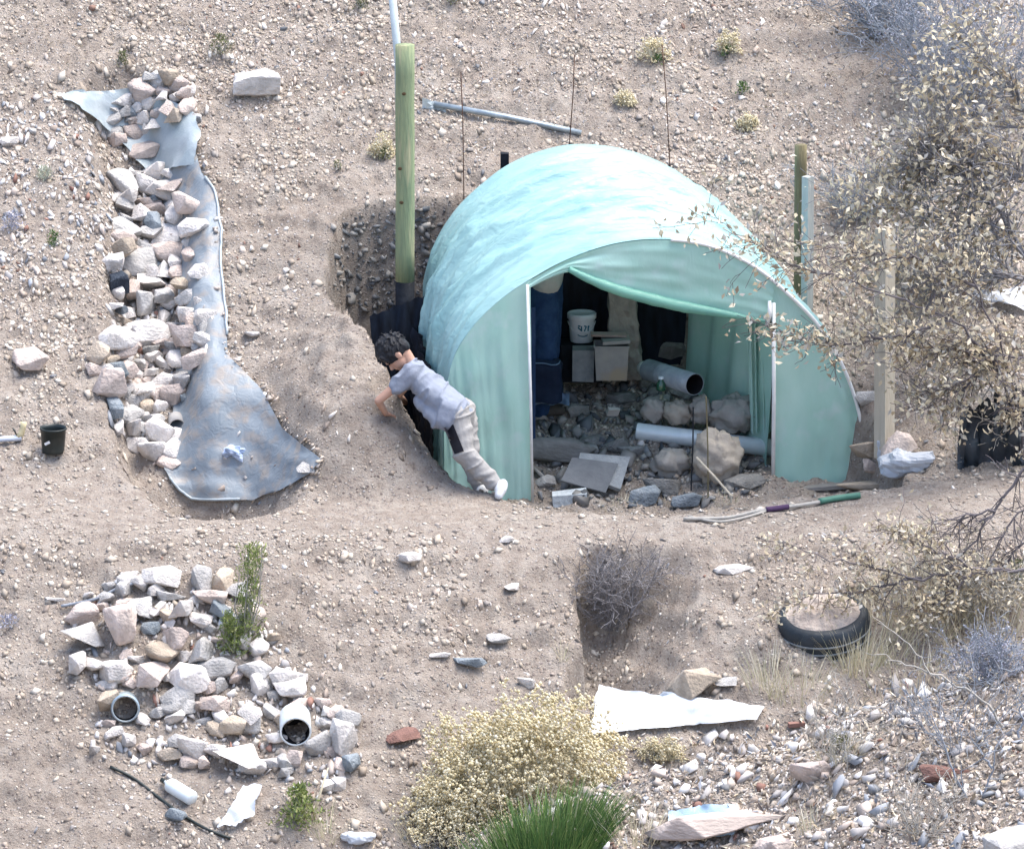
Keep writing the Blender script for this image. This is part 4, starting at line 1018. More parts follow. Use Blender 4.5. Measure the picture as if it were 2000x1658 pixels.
def pebbles(name, X, Y, rad, m, label=None, lift=0.3, flat=(0.35, 0.75), sm=False, shear=1.2):
    n = len(X); e = 0.03
    GXs = np.clip((zat(X + e, Y) - zat(X - e, Y)) / (2 * e), -shear, shear) + RNG.normal(0, 0.25, n)
    GYs = np.clip((zat(X, Y + e) - zat(X, Y - e)) / (2 * e), -shear, shear) + RNG.normal(0, 0.25, n)
    Z = zat(X, Y) + rad * lift; Ws, Fs, base = [], [], 0
    var = RNG.integers(0, len(HULLS), n)
    for k, (hv, hf) in enumerate(HULLS):
        I = np.nonzero(var == k)[0]; m_ = len(I)
        if not m_: continue
        sc = np.stack([RNG.uniform(0.9, 1.5, m_), RNG.uniform(0.7, 1.0, m_), RNG.uniform(*flat, m_)], -1)
        V = hv[None] * sc[:, None, :] * rad[I, None, None]
        a = RNG.uniform(0, 2 * np.pi, m_); c, s = np.cos(a)[:, None], np.sin(a)[:, None]
        x = V[..., 0] * c - V[..., 1] * s; y = V[..., 0] * s + V[..., 1] * c
        z = V[..., 2] + x * GXs[I, None] + y * GYs[I, None]
        Ws.append(np.stack([x + X[I, None], y + Y[I, None], z + Z[I, None]], -1).reshape(-1, 3))
        Fs.append((hf[None] + (np.arange(m_) * len(hv))[:, None, None] + base).reshape(-1, 3)); base += m_ * len(hv)
    W = np.concatenate(Ws); FF = np.concatenate(Fs)
    me = fastmesh(name, W, FF); me.materials.append(m)
    if sm: me.polygons.foreach_set('use_smooth', np.ones(len(FF), bool))
    o = bpy.data.objects.new(name, me); col.objects.link(o); tag(o, label, 'gravel', kind='stuff')
    return o
PEB = [(3, (0.58, 0.54, 0.50)), (4, (0.46, 0.40, 0.35)), (5, (0.36, 0.30, 0.255)), (3, (0.32, 0.29, 0.265)), (0.7, (0.20, 0.205, 0.215)), (3, (0.42, 0.36, 0.29)), (0.4, (0.22, 0.14, 0.11)), (1.4, (0.70, 0.67, 0.63))]
M_PEB = island_mat('mixed_pebbles', PEB)
def inview(X, Y, pad=120):
    P = np.stack([X, Y, zat(X, Y)], -1) - np.array(CAM)
    f = P @ np.array(FWD); px = 1000 + P[:, 0] / f * DIST * PPM; py = 829 - (P @ np.array(UPV)) / f * DIST * PPM
    return px, py, (px > -pad) & (px < 2000 + pad) & (py > -pad) & (py < 1658 + pad)
N = 120000
X = RNG.uniform(-4.0, 4.0, N); Y = RNG.uniform(-4.8, 5.6, N)
px, py, ok = inview(X, Y)
dens = 0.28 + 0.75 * ss(1.2, 2.4, Y) + 0.10 * ss(-0.9, -1.6, Y)
dens = dens * np.clip(0.42 + 1.9 * fbm(X, Y, 1.4, 4, 120), 0.06, 1.3)
ridge = np.exp(-((X + 1.3) / 0.75) ** 2) * ss(0.4, 0.9, Y) * (1 - ss(2.8, 3.4, Y)); dens = dens * (1 - 0.6 * ridge)
dens = np.where((Y > -0.5) & (Y < 0.55), dens * 0.35, dens)
fgm = (Y < -2.5) & (X > -0.7)
dens = np.where(fgm, 1.0, dens)
sd = poly_sd(X, Y, PIT)
dens = np.where(sd < -0.02, 0.30, dens)
ok &= RNG.random(N) < dens
X, Y, fgm = X[ok], Y[ok], fgm[ok]
rad = np.clip(RNG.lognormal(np.log(0.0080), 0.55, len(X)), 0.004, 0.032) * np.where(fgm, 1.25, 1.0)
pebbles('gravel', X, Y, rad, M_PEB, 'loose gravel and pebbles scattered over the slope and ledge')
# earth clods
OV = np.array([(1, 0, 0), (-1, 0, 0), (0, 1, 0), (0, -1, 0), (0, 0, 1), (0, 0, -1)], float); OT = np.array([(0, 2, 4), (2, 1, 4), (1, 3, 4), (3, 0, 4), (2, 0, 5), (1, 2, 5), (3, 1, 5), (0, 3, 5)])
N = 130000
X = RNG.uniform(-4.0, 4.0, N); Y = RNG.uniform(-4.6, 5.4, N)
px, py, ok = inview(X, Y, 40)
rdg = np.exp(-((X + 1.3) / 0.8) ** 2) * ss(0.3, 0.7, Y) * (1 - ss(2.8, 3.4, Y)); dn = np.clip(0.42 + 1.9 * fbm(X, Y, 1.8, 4, 140), 0.05, 1.0) * (1 - 0.75 * rdg) * (0.55 + 0.45 * ss(1.0, 2.2, Y)); dn = np.where((Y > -0.5) & (Y < 0.5), dn * 0.5, dn); ok &= RNG.random(N) < dn
X, Y = X[ok], Y[ok]; n = len(X); r_ = np.clip(RNG.lognormal(np.log(0.0095), 0.5, n), 0.004, 0.035)
V = OV[None] * RNG.uniform(0.6, 1.3, (n, 6, 1)); a = RNG.uniform(0, 6.28, n); c_, s_ = np.cos(a)[:, None], np.sin(a)[:, None]
vx = (V[..., 0] * 1.3 * c_ - V[..., 1] * s_) * r_[:, None]; vy = (V[..., 0] * 1.3 * s_ + V[..., 1] * c_) * r_[:, None]; vz = V[..., 2] * 0.6 * r_[:, None]
e = 0.03; sx_ = np.clip((zat(X + e, Y) - zat(X - e, Y)) / (2 * e), -1, 1)[:, None]; sy_ = np.clip((zat(X, Y + e) - zat(X, Y - e)) / (2 * e), -1, 1)[:, None]
W = np.stack([vx + X[:, None], vy + Y[:, None], vz + vx * sx_ + vy * sy_ + (zat(X, Y) + r_ * 0.12)[:, None]], -1).reshape(-1, 3)
me = fastmesh('earth_clods', W, (OT[None] + (np.arange(n) * 6)[:, None, None]).reshape(-1, 3))
me.materials.append(island_mat('earth_clods', [(3, (0.41, 0.355, 0.295)), (3, (0.35, 0.295, 0.24)), (3, (0.46, 0.41, 0.345)), (2, (0.52, 0.475, 0.41)), (1, (0.26, 0.215, 0.175))]))
o = bpy.data.objects.new('earth_clods', me); col.objects.link(o); tag(o, 'crumbly earth clods strewn over the slopes', 'earth', kind='stuff'); print('clods', n)
# coarser rubble: foreground mound, trench flanks, in and under the stone piles, inside the greenhouse
def scatter_px(poly, n):
    """ground points whose photo position lies in a pixel polygon"""
    xs = [p[0] for p in poly]; ys = [p[1] for p in poly]
    if n <= 500:
        out = []
        while len(out) < n:
            x = random.uniform(min(xs), max(xs)); y = random.uniform(min(ys), max(ys))
            if pt_in(poly, x, y): out.append(G(x, y))
        return np.array([p.x for p in out]), np.array([p.y for p in out])
    A, B = np.zeros(0), np.zeros(0)
    while len(A) < n:
        X = RNG.uniform(-4.2, 4.2, n * 4); Y = RNG.uniform(-4.8, 6.2, n * 4); px, py, ok = inview(X, Y, 20)
        ok &= poly_sd(px, py, poly) < 0; A = np.concatenate([A, X[ok]]); B = np.concatenate([B, Y[ok]])
    return A[:n], B[:n]
fgp = [(700, 1658), (880, 1570), (1180, 1470), (1470, 1420), (1600, 1360), (1800, 1300), (2000, 1240), (2000, 1658)]
M_PALE = island_mat('pale_rubble', [(4, (0.62, 0.60, 0.58)), (3, (0.50, 0.47, 0.45)), (3, (0.40, 0.38, 0.37)), (1.5, (0.30, 0.32, 0.35)), (2, (0.48, 0.41, 0.36)), (0.5, (0.26, 0.15, 0.12)), (2, (0.70, 0.69, 0.68))])
for nm, poly, n, a_, b_, lab in [('rubble', fgp, 1300, 0.010, 0.065, 'broken pale rubble covering the foreground mound'),
                           ('rubble', tp1, 500, 0.020, 0.046, 'small stones packed between the trench rocks'),
                           ('rubble', hp, 200, 0.016, 0.04, 'small stones packed in the trench head heap'),
                           ('rubble', lp, 500, 0.018, 0.042, 'small stones packed between the rocks of the lower pile'),
                           ('rubble', [(0, 200), (200, 240), (260, 330), (210, 480), (150, 560), (0, 560)], 320, 0.012, 0.036, 'pale stones strewn left of the trench head')]:
    X, Y = scatter_px(poly, n); rad = a_ * (b_ / a_) ** (RNG.random(n) ** 2.2)
    px, py, ok = inview(X, Y)
    for cx, cy in ((245, 1390), (577, 1430), (345, 830)): ok &= np.hypot(px - cx, py - cy) > 44
    X, Y, rad = X[ok], Y[ok], rad[ok]
    pebbles(nm, X, Y, rad, M_PALE, lab, lift=0.45, flat=(0.5, 0.9))
M_DUSTY = island_mat('dusty_rubble', [(3, (0.24, 0.235, 0.225)), (3, (0.17, 0.175, 0.18)), (2, (0.30, 0.285, 0.26)), (1, (0.11, 0.12, 0.13))])
X, Y = scatter_px([(1045, 985), (1045, 790), (1180, 750), (1340, 760), (1440, 780), (1500, 900), (1500, 950), (1380, 990), (1200, 995)], 490)
pebbles('rubble', X, Y, 0.016 * (0.07 / 0.016) ** (RNG.random(490) ** 2.0), M_DUSTY, 'dusty rubble covering the greenhouse floor', lift=0.45, flat=(0.5, 0.9))
X, Y = scatter_px([(648, 440), (760, 405), (870, 410), (840, 560), (740, 640), (652, 562)], 260)
pebbles('rubble', X, Y, 0.012 * (0.05 / 0.012) ** (RNG.random(260) ** 1.8), M_DUSTY, 'stones and clods showing in the dug bank left of the greenhouse', lift=0.2, flat=(0.6, 1.0), shear=0.25)
Q = []
for (x0, y0), (x1, y1) in zip(linR, linR[1:] + linR2[1:]):
    for _ in range(34):
        u = random.random(); Q.append(G(lerp(x0, x1, u) + random.gauss(0, 7), lerp(y0, y1, u) + random.gauss(0, 5)))
for _ in range(160): Q.append(G(random.uniform(380, 600), random.uniform(840, 975)))
X = np.array([q.x for q in Q]); Y = np.array([q.y for q in Q])
pebbles('spilled_gravel', X, Y, np.clip(RNG.lognormal(np.log(0.010), 0.5, len(X)), 0.005, 0.03), M_PEB, 'gravel spilled over the edges of the trench liner', lift=1.7, shear=0.4)
print('rocks', rock_count)
# ================================================================== THE BOY
M_SKIN = mat('warm_skin', (0.50, 0.31, 0.23), (0.44, 0.26, 0.19), scale=12, bump=0.05, rough=0.6, spec=0.3)
M_HAIR = mat('black_hair', (0.008, 0.009, 0.012), (0.018, 0.020, 0.026), scale=30, bump=0.3, rough=0.6, spec=0.3, stretch=(1, 1, 4))
M_SHIRT = mat('pale_blue_grey_jersey', (0.26, 0.29, 0.35), (0.225, 0.25, 0.31), scale=9, bump=0.25, rough=0.9, spec=0.1)
M_TROUSER = mat('light_grey_trousers', (0.33, 0.325, 0.32), (0.275, 0.27, 0.265), scale=9, bump=0.25, rough=0.9, spec=0.1)
M_STRIPE = mat('black_stripe', (0.010, 0.010, 0.016), (0.016, 0.016, 0.022), rough=0.8, bump=0.1)
M_SHOE = mat('white_trainer', (0.58, 0.60, 0.62), (0.48, 0.50, 0.52), scale=15, bump=0.15, rough=0.6)
M_SOLE = mat('pale_sole', (0.55, 0.56, 0.56), (0.46, 0.47, 0.47), scale=15, bump=0.1)
M_EYE = mat('dark_eye', (0.02, 0.014, 0.01), (0.03, 0.02, 0.015), rough=0.3, bump=0)
TMP = bpy.data.scenes.new('workbench')
def remeshed(name, mb, voxel, smooth=4, noise=0.0, nf=9.0, org=(0, 0, 0), fold=None):
    me = mb.mesh(name + '_raw', org); ob = bpy.data.objects.new(name + '_raw', me); TMP.collection.objects.link(ob)
    md = ob.modifiers.new('r', 'REMESH'); md.mode = 'VOXEL'; md.voxel_size = voxel; md.use_smooth_shade = True
    if smooth:
        sm = ob.modifiers.new('s', 'SMOOTH'); sm.iterations = smooth; sm.factor = 0.5
    TMP.view_layers[0].update(); dg = TMP.view_layers[0].depsgraph; dg.update()
    out = bpy.data.meshes.new_from_object(ob.evaluated_get(dg)); out.name = name
    bpy.data.objects.remove(ob); bpy.data.meshes.remove(me)
    if noise:
        NR = [v.normal.copy() for v in out.vertices]; CO = []
        for v, nr in zip(out.vertices, NR):
            q = v.co + Vector(org)
            k = mnoise.noise(Vector((q.x * nf, q.y * nf, q.z * nf))) * noise + mnoise.noise(Vector((q.x * nf * 2.3 + q.z * 12, q.y * 12, q.z * nf * 2 - q.x * 10))) * noise * 0.7
            if fold is not None:
                u_, amp_ = fold; a_ = q.dot(u_); b_ = q.z * 1.0 + q.y * 0.6
                r_ = 1 - 2.4 * abs(mnoise.noise(Vector((a_ * 17 + b_ * 4, b_ * 6 - a_ * 2, 3.3))))
                k = k * 0.35 + amp_ * (max(0, r_) ** 2 - 0.25)
            CO.extend(v.co + nr * k)
        out.vertices.foreach_set('co', CO); out.update()
    out.polygons.foreach_set('use_smooth', [True] * len(out.polygons))
    return out
hipN, hipF = at(888, 806, 0.56), at(900, 800, 0.71)
kneeN, kneeF = at(906, 886, 0.46), at(914, 884, 0.60)
ankN, ankF = at(966, 944, 0.40), at(938, 950, 0.56)
shN, shF = at(803, 729, 0.66), at(812, 724, 0.90)
chest = (shN + shF) / 2; pelv = (hipN + hipF) / 2
headc = at(771, 690, 0.77)
Fv = Vector((-0.52, -0.12, -0.85)).normalized(); Sv = Vector((0.0, 1, 0)); Sv = (Sv - Fv * Sv.dot(Fv)).normalized(); Uv = Sv.cross(Fv).normalized()
if Uv.x > 0: Uv = -Uv
HM = Matrix((Fv, Sv, Uv)).transposed()           # local x = face direction, z = crown
def hd(x, y, z): return headc + HM @ Vector((x, y, z))
ORG = tuple(Vector((ankN.x, ankN.y, gz(ankN.x, ankN.y))))
# body: head, neck, arms with hands, trunk and legs as one skin
b = MB()
b.ellipsoid(hd(-0.012, 0, 0.02), (0.100, 0.082, 0.098), HM, 24, 18)
b.ellipsoid(hd(0.028, 0, -0.045), (0.062, 0.062, 0.072), HM, 20, 14)           # jaw
b.ellipsoid(hd(0.062, 0, -0.085), (0.026, 0.030, 0.024), HM, 12, 10)           # chin
b.capsule(hd(0.082, 0, -0.012), hd(0.104, 0, -0.040), 0.011, 0.014, 10)         # nose
b.ellipsoid(hd(0.082, 0, -0.066), (0.014, 0.024, 0.010), HM, 10, 8)            # lips
b.ellipsoid(hd(0.085, 0, 0.012), (0.014, 0.055, 0.012), HM, 12, 8)             # brow
for s_ in (-1, 1):
    b.ellipsoid(hd(-0.008, s_ * 0.084, -0.020), (0.022, 0.012, 0.031), HM, 12, 10)   # ears
neck0 = hd(-0.035, 0, -0.06)
b.capsule(neck0, chest + Vector((0.0, 0, 0.01)), 0.046, 0.055)
for off in (-0.07, 0.0, 0.07):
    b.capsule(chest + Vector((0.03, off, -0.03)), pelv + Vector((0, off * 0.8, 0)), 0.075, 0.085)
b.capsule(shN + Vector((0.02, 0.05, 0)), shF + Vector((0.02, -0.05, 0)), 0.06, 0.06)
for hp_, kn, an in ((hipN, kneeN, ankN), (hipF, kneeF, ankF)):
    b.capsule(hp_, kn, 0.072, 0.050); b.capsule(kn, an, 0.050, 0.032)
hN = G(753, 812) + Vector((0, -0.02, 0.022)); elN = at(739, 783, 0.64)
hF = G(799, 800) + Vector((0, 0.0, 0.02)); elF = at(778, 772, 0.98)
b.capsule(shN, elN, 0.040, 0.029); b.capsule(elN, hN, 0.029, 0.021)
b.capsule(shF, elF, 0.040, 0.029); b.capsule(elF, hF, 0.029, 0.021)
def hand(w, d, side):
    d = d.normalized(); up = Vector((0, 0, 1)); s_ = d.cross(up).normalized() * side; up = s_.cross(d).normalized()
    if up.z < 0: up = -up
    pc = w + d * 0.035
    M = Matrix((d, s_, up)).transposed(); b.ellipsoid(pc, (0.040, 0.032, 0.014), M, 12, 8)
    for i, (o_, L) in enumerate(((-0.024, 0.045), (-0.008, 0.052), (0.008, 0.050), (0.023, 0.040))):
        k0 = pc + d * 0.030 + s_ * o_; k1 = k0 + d * L * 0.55 + s_ * o_ * 0.2 - up * 0.004; k2 = k1 + d * L * 0.35 - up * L * 0.4
        b.capsule(k0, k1, 0.0085, 0.008, 8); b.capsule(k1, k2, 0.008, 0.0065, 8)
    t0 = pc - d * 0.01 + s_ * -0.024; t1 = t0 + d * 0.026 - s_ * 0.022 - up * 0.006; b.capsule(t0, t1, 0.010, 0.009, 8); b.capsule(t1, t1 + d * 0.022 - up * 0.008, 0.009, 0.007, 8)
hand(hN, Vector((0.35, 0.55, -0.25)), 1); hand(hF, Vector((-0.45, 0.4, -0.2)), -1)
me_b = remeshed('person', b, 0.0062, 3, org=ORG)
boy = bpy.data.objects.new('person', me_b); col.objects.link(boy); boy.location = ORG; me_b.materials.append(M_SKIN)
tag(boy, 'child in blue grey T-shirt and grey trousers leaning over the dirt bank, both hands digging', 'person')
def clothe(name, mb, m, voxel=0.009, smooth=5, noise=0.006, nf=14, fold=None):
    me = remeshed(name, mb, voxel, smooth, noise, nf, ORG, fold); o = bpy.data.objects.new(name, me); col.objects.link(o); o.parent = boy; me.materials.append(m); return o
# hair: cap over the crown, fringe and nape
h = MB()
h.ellipsoid(hd(-0.016, 0, 0.034), (0.112, 0.094, 0.104), HM, 26, 18)
h.ellipsoid(hd(0.040, 0, 0.066), (0.056, 0.076, 0.050), HM, 18, 12)
h.ellipsoid(hd(-0.078, 0, -0.012), (0.042, 0.072, 0.060), HM, 18, 12)
for i in range(16):
    y_ = lerp(-0.075, 0.075, i / 15); z_ = 0.046 - 0.012 * random.random()
    h.capsule(hd(0.062 + 0.016 * math.cos(y_ * 14), y_, 0.07), hd(0.078 + 0.012 * math.cos(y_ * 14) - abs(y_) * 0.25, y_ * 1.03, z_ - 0.014 - 0.018 * random.random()), 0.014, 0.005, 8)
for s_ in (-1, 1):
    h.capsule(hd(0.016, s_ * 0.084, 0.03), hd(0.012, s_ * 0.085, -0.008), 0.014, 0.007, 8)
for _ in range(170):
    th = random.uniform(0, 6.28); ph = random.uniform(0.0, 1.75); d_ = Vector((math.sin(ph) * math.cos(th), math.sin(ph) * math.sin(th), math.cos(ph)))
    if d_.x > 0.55 and d_.z < 0.25: continue
    q = Vector((-0.016 + d_.x * 0.108, d_.y * 0.090, 0.034 + d_.z * 0.100)); t_ = Vector((0.6, 0.35 * random.uniform(-1, 1), -0.55)); t_ = (t_ - d_ * t_.dot(d_) + d_ * 0.16).normalized() * random.uniform(0.025, 0.045)
    h.capsule(hd(*q), hd(*(q + t_)), 0.009, 0.004, 6)
clothe('hair', h, M_HAIR, 0.005, 1, 0.002, 30)
for s_ in (-1, 1):
    e = MB().ellipsoid(hd(0.082, s_ * 0.032, -0.004), (0.008, 0.014, 0.007), HM, 10, 8); o = part(boy, 'eye', e, M_EYE, True)
    e = MB().capsule(hd(0.092, s_ * 0.018, 0.014), hd(0.082, s_ * 0.050, 0.014), 0.006, 0.004, 8); o = part(boy, 'eyebrow', e, M_HAIR, True)
# shirt
sh = MB()
tdir = (pelv - chest).normalized()
for off, ra, rb in ((-0.085, 0.080, 0.098), (-0.03, 0.092, 0.108), (0.03, 0.092, 0.108), (0.085, 0.080, 0.098)):
    a_ = chest + Vector((0.028, off, -0.028)); z_ = pelv + Vector((-0.012, off * 0.85, 0.006))
    sh.capsule(a_, a_.lerp(z_, 0.5) + Vector((0, 0, -0.008)), ra, rb * 1.0); sh.capsule(a_.lerp(z_, 0.5) + Vector((0, 0, -0.008)), z_, rb, rb * 1.02)
for off in (-0.09, 0.0, 0.09):                                   # loose front hanging away from the belly
    sh.capsule(at(822, 782, 0.74 + off), at(856, 822, 0.64 + off), 0.045, 0.062)
    sh.capsule(at(880, 800, 0.63 + off), at(872, 822, 0.60 + off), 0.09, 0.075)
sh.capsule(shN + Vector((0.02, 0.03, 0)), shF + Vector((0.02, -0.03, 0)), 0.072, 0.072)
sh.capsule(shN, shN.lerp(elN, 0.46), 0.068, 0.056); sh.capsule(shF, shF.lerp(elF, 0.5), 0.066, 0.056)
sh.capsule(neck0.lerp(chest, 0.55), chest, 0.058, 0.07)
clothe('shirt', sh, M_SHIRT, 0.008, 5, 0.010, 12, (Vector((0.75, -0.2, -0.6)).normalized(), 0.016))
# trousers
tr = MB()
tr.ellipsoid(pelv + Vector((0.015, 0, -0.03)), (0.105, 0.125, 0.105), None, 20, 14)
for hp_, kn, an in ((hipN, kneeN, ankN), (hipF, kneeF, ankF)):
    tr.capsule(hp_ + Vector((0.01, 0, -0.01)), kn, 0.100, 0.078); tr.capsule(kn, kn.lerp(an, 0.92), 0.078, 0.062)
    for q_ in (0.35, 0.6, 0.85): tr.ellipsoid(kn.lerp(an, q_), (0.074, 0.074, 0.030), None, 14, 8)
trs = clothe('trousers', tr, M_TROUSER, 0.008, 5, 0.008, 11, (Vector((0.35, -0.2, -0.9)).normalized(), 0.012))
# black stripe on the near thigh, wrapped over the cloth
from mathutils.bvhtree import BVHTree
bv = BVHTree.FromPolygons([v.co + Vector(ORG) for v in trs.data.vertices], [tuple(p.vertices) for p in trs.data.polygons])
P = []
for j in range(14):
    v = j / 13; r = []
    for i in range(5):
        x = lerp(876, 897, v) + (i - 2) * 4.6; y = lerp(832, 884, v) + (i - 2) * -1.5
        d = ray(x, y).normalized(); hit = bv.ray_cast(CAM, d)
        q = hit[0] if hit[0] is not None else at(x, y, 0.4)
        r.append(q - d * 0.008)
    P.append(r)
o = part(boy, 'stripe', MB().grid(P), M_STRIPE, True, label='black stripe on the near thigh of the trousers')
# shoes on tiptoe
for an, dx in ((ankN, 0), (ankF, 1)):
    heel = an + Vector((0.055, -0.01, -0.005)) if not dx else an + Vector((0.03, 0, 0.0))
    toe = G(974, 976) + Vector((0, 0, 0.03)) if not dx else Vector((an.x + 0.0, an.y - 0.10, gz(an.x, an.y - 0.10) + 0.03))
    s2 = MB(); s2.capsule(heel, heel.lerp(toe, 0.55), 0.040, 0.042); s2.capsule(heel.lerp(toe, 0.55), toe, 0.042, 0.030); s2.capsule(an, heel.lerp(toe, 0.3), 0.038, 0.042)
    so = clothe('shoe', s2, M_SHOE, 0.006, 4, 0.002, 20)

# ------------------------------------------------------------------ adult stooping inside the doorway
M_JEANS = mat('dark_blue_jeans', (0.020, 0.045, 0.11), (0.035, 0.075, 0.16), scale=12, bump=0.25, rough=0.9, spec=0.1)
M_PALESHIRT = mat('pale_work_shirt', (0.56, 0.54, 0.50), (0.48, 0.46, 0.43), scale=9, bump=0.2, rough=0.9)
M_BOOT = mat('dark_boot', (0.05, 0.045, 0.04), (0.08, 0.07, 0.06), bump=0.2)
ya = 2.22; hip = at(1066, 562, ya); gf = gz(hip.x, ya)
ank = Vector((at(1058, 800, ya).x, ya, gf + 0.08)); kn = hip.lerp(ank, 0.5) + Vector((0.025, -0.03, 0))
chest2 = hip + Vector((0.05, 0.30, 0.20)); head2 = chest2 + Vector((0.03, 0.16, 0.0))
b = MB(); ORG2 = (hip.x, ya, gf)
for s_ in (-1, 1):
    o_ = Vector((0.012 * s_, 0.085 * s_, 0)); b.capsule(hip + o_, kn + o_, 0.085, 0.058); b.capsule(kn + o_, ank + o_, 0.058, 0.040)
    sh_ = chest2 + Vector((-0.03, 0.16 * s_, 0)); el = sh_ + Vector((-0.02, 0.06, -0.26)); wr = el + Vector((-0.02, 0.12, -0.18))
    b.capsule(sh_, el, 0.048, 0.036); b.capsule(el, wr, 0.036, 0.026); b.ellipsoid(wr + Vector((0.03, 0.02, -0.035)), (0.03, 0.025, 0.045))
    for f_ in range(4): q0 = wr + Vector((0.045, 0.02 + (f_ - 1.5) * 0.018, -0.06)); b.capsule(q0, q0 + Vector((0.02, 0, -0.05)), 0.009, 0.007, 8)
    b.capsule(wr + Vector((0.02, 0.0, -0.03)), wr + Vector((0.0, 0.01, -0.075)), 0.010, 0.008, 8)
for o_ in (-0.09, 0, 0.09): b.capsule(hip + Vector((0, o_ * 0.7, 0.02)), chest2 + Vector((0, o_, 0)), 0.10, 0.105)
b.capsule(chest2, head2, 0.055, 0.05); b.ellipsoid(head2 + Vector((0.07, 0.06, 0.02)), (0.105, 0.085, 0.115)); b.capsule(head2 + Vector((0.15, 0.11, -0.02)), head2 + Vector((0.175, 0.125, -0.04)), 0.014, 0.016, 8)
me_a = remeshed('person', b, 0.012, 3, org=ORG2); adult = bpy.data.objects.new('person', me_a); col.objects.link(adult); adult.location = ORG2; me_a.materials.append(M_SKIN)
tag(adult, 'person in pale shirt and dark blue jeans stooping inside the left of the doorway', 'person')
def clothe2(name, mb, m, v=0.012, noise=0.008):
    me = remeshed(name, mb, v, 4, noise, 10, ORG2); o = bpy.data.objects.new(name, me); col.objects.link(o); o.parent = adult; me.materials.append(m)
j = MB(); j.ellipsoid(hip + Vector((0, 0, -0.02)), (0.118, 0.165, 0.12))
for s_ in (-1, 1):
    o_ = Vector((0.012 * s_, 0.085 * s_, 0)); j.capsule(hip + o_, kn + o_, 0.112, 0.088); j.capsule(kn + o_, ank + o_ + Vector((0, 0, -0.02)), 0.088, 0.075)
clothe2('jeans', j, M_JEANS)
j = MB()
for o_ in (-0.11, -0.04, 0.04, 0.11): j.capsule(hip + Vector((0, o_ * 0.9, 0.06)), chest2 + Vector((0, o_, 0.0)), 0.112, 0.115)
for s_ in (-1, 1):
    sh_ = chest2 + Vector((-0.03, 0.16 * s_, 0)); j.capsule(sh_, sh_ + Vector((-0.015, 0.05, -0.21)), 0.075, 0.058)
clothe2('shirt', j, M_PALESHIRT)
j = MB().ellipsoid(head2 + Vector((0.055, 0.05, 0.045)), (0.115, 0.095, 0.105)); clothe2('hair', j, M_HAIR, 0.012, 0.004)
for s_ in (-1, 1):
    j = MB(); q0 = ank + Vector((0.012 * s_, 0.085 * s_, -0.045)); j.capsule(q0 + Vector((-0.02, 0, 0)), q0 + Vector((0.15, 0.02, -0.005)), 0.045, 0.035); clothe2('boot', j, M_BOOT, 0.01, 0.002)

bpy.data.scenes.remove(TMP)
# ================================================================== PLANTS
M_TWIGD = mat('dark_purple_grey_twig', (0.10, 0.09, 0.10), (0.16, 0.145, 0.15), scale=14, bump=0.3)
M_TWIGG = mat('blue_grey_twig', (0.33, 0.36, 0.41), (0.20, 0.225, 0.26), scale=14, bump=0.3)
M_TWIGP = mat('pale_dry_twig', (0.42, 0.40, 0.36), (0.30, 0.29, 0.27), scale=14, bump=0.3)
M_LEAFTAN = island_mat('dry_tan_leaves', [(3, (0.60, 0.53, 0.38)), (2, (0.46, 0.39, 0.28)), (3, (0.70, 0.64, 0.50)), (1, (0.30, 0.24, 0.17)), (2, (0.44, 0.43, 0.40))], translucent=0.3)
M_LITTER = island_mat('dry_litter', [(3, (0.45, 0.38, 0.28)), (3, (0.36, 0.32, 0.28)), (2, (0.58, 0.52, 0.42)), (2, (0.20, 0.17, 0.15)), (1, (0.28, 0.30, 0.34))])
M_FLOWER = island_mat('pale_yellow_flower_heads', [(3, (0.80, 0.73, 0.52)), (3, (0.75, 0.67, 0.45)), (3, (0.83, 0.79, 0.64)), (1, (0.62, 0.54, 0.36))], translucent=0.35, jitter=0.12)
M_STRAW = island_mat('straw_grass', [(3, (0.62, 0.56, 0.40)), (3, (0.50, 0.46, 0.32)), (2, (0.70, 0.66, 0.54)), (1, (0.40, 0.40, 0.26))], translucent=0.2)
M_SAGE = island_mat('sage_stems', [(2, (0.38, 0.42, 0.32)), (2, (0.47, 0.48, 0.38)), (1, (0.30, 0.35, 0.27))], translucent=0.15)
M_GREEN = island_mat('deep_green_stems', [(3, (0.075, 0.15, 0.045)), (3, (0.11, 0.19, 0.055)), (1, (0.20, 0.26, 0.09)), (1, (0.04, 0.08, 0.03))], translucent=0.15)
M_JUNI = island_mat('juniper_sprays', [(3, (0.20, 0.26, 0.085)), (3, (0.27, 0.32, 0.11)), (2, (0.14, 0.19, 0.07)), (1, (0.36, 0.38, 0.17))], translucent=0.2)
M_OLIVE = island_mat('olive_sprigs', [(3, (0.12, 0.14, 0.06)), (2, (0.18, 0.19, 0.09)), (1, (0.07, 0.09, 0.045))], translucent=0.15)
M_LILAC = island_mat('lilac_grey_sprigs', [(3, (0.34, 0.35, 0.44)), (2, (0.45, 0.47, 0.56)), (1, (0.27, 0.27, 0.33))], translucent=0.1)

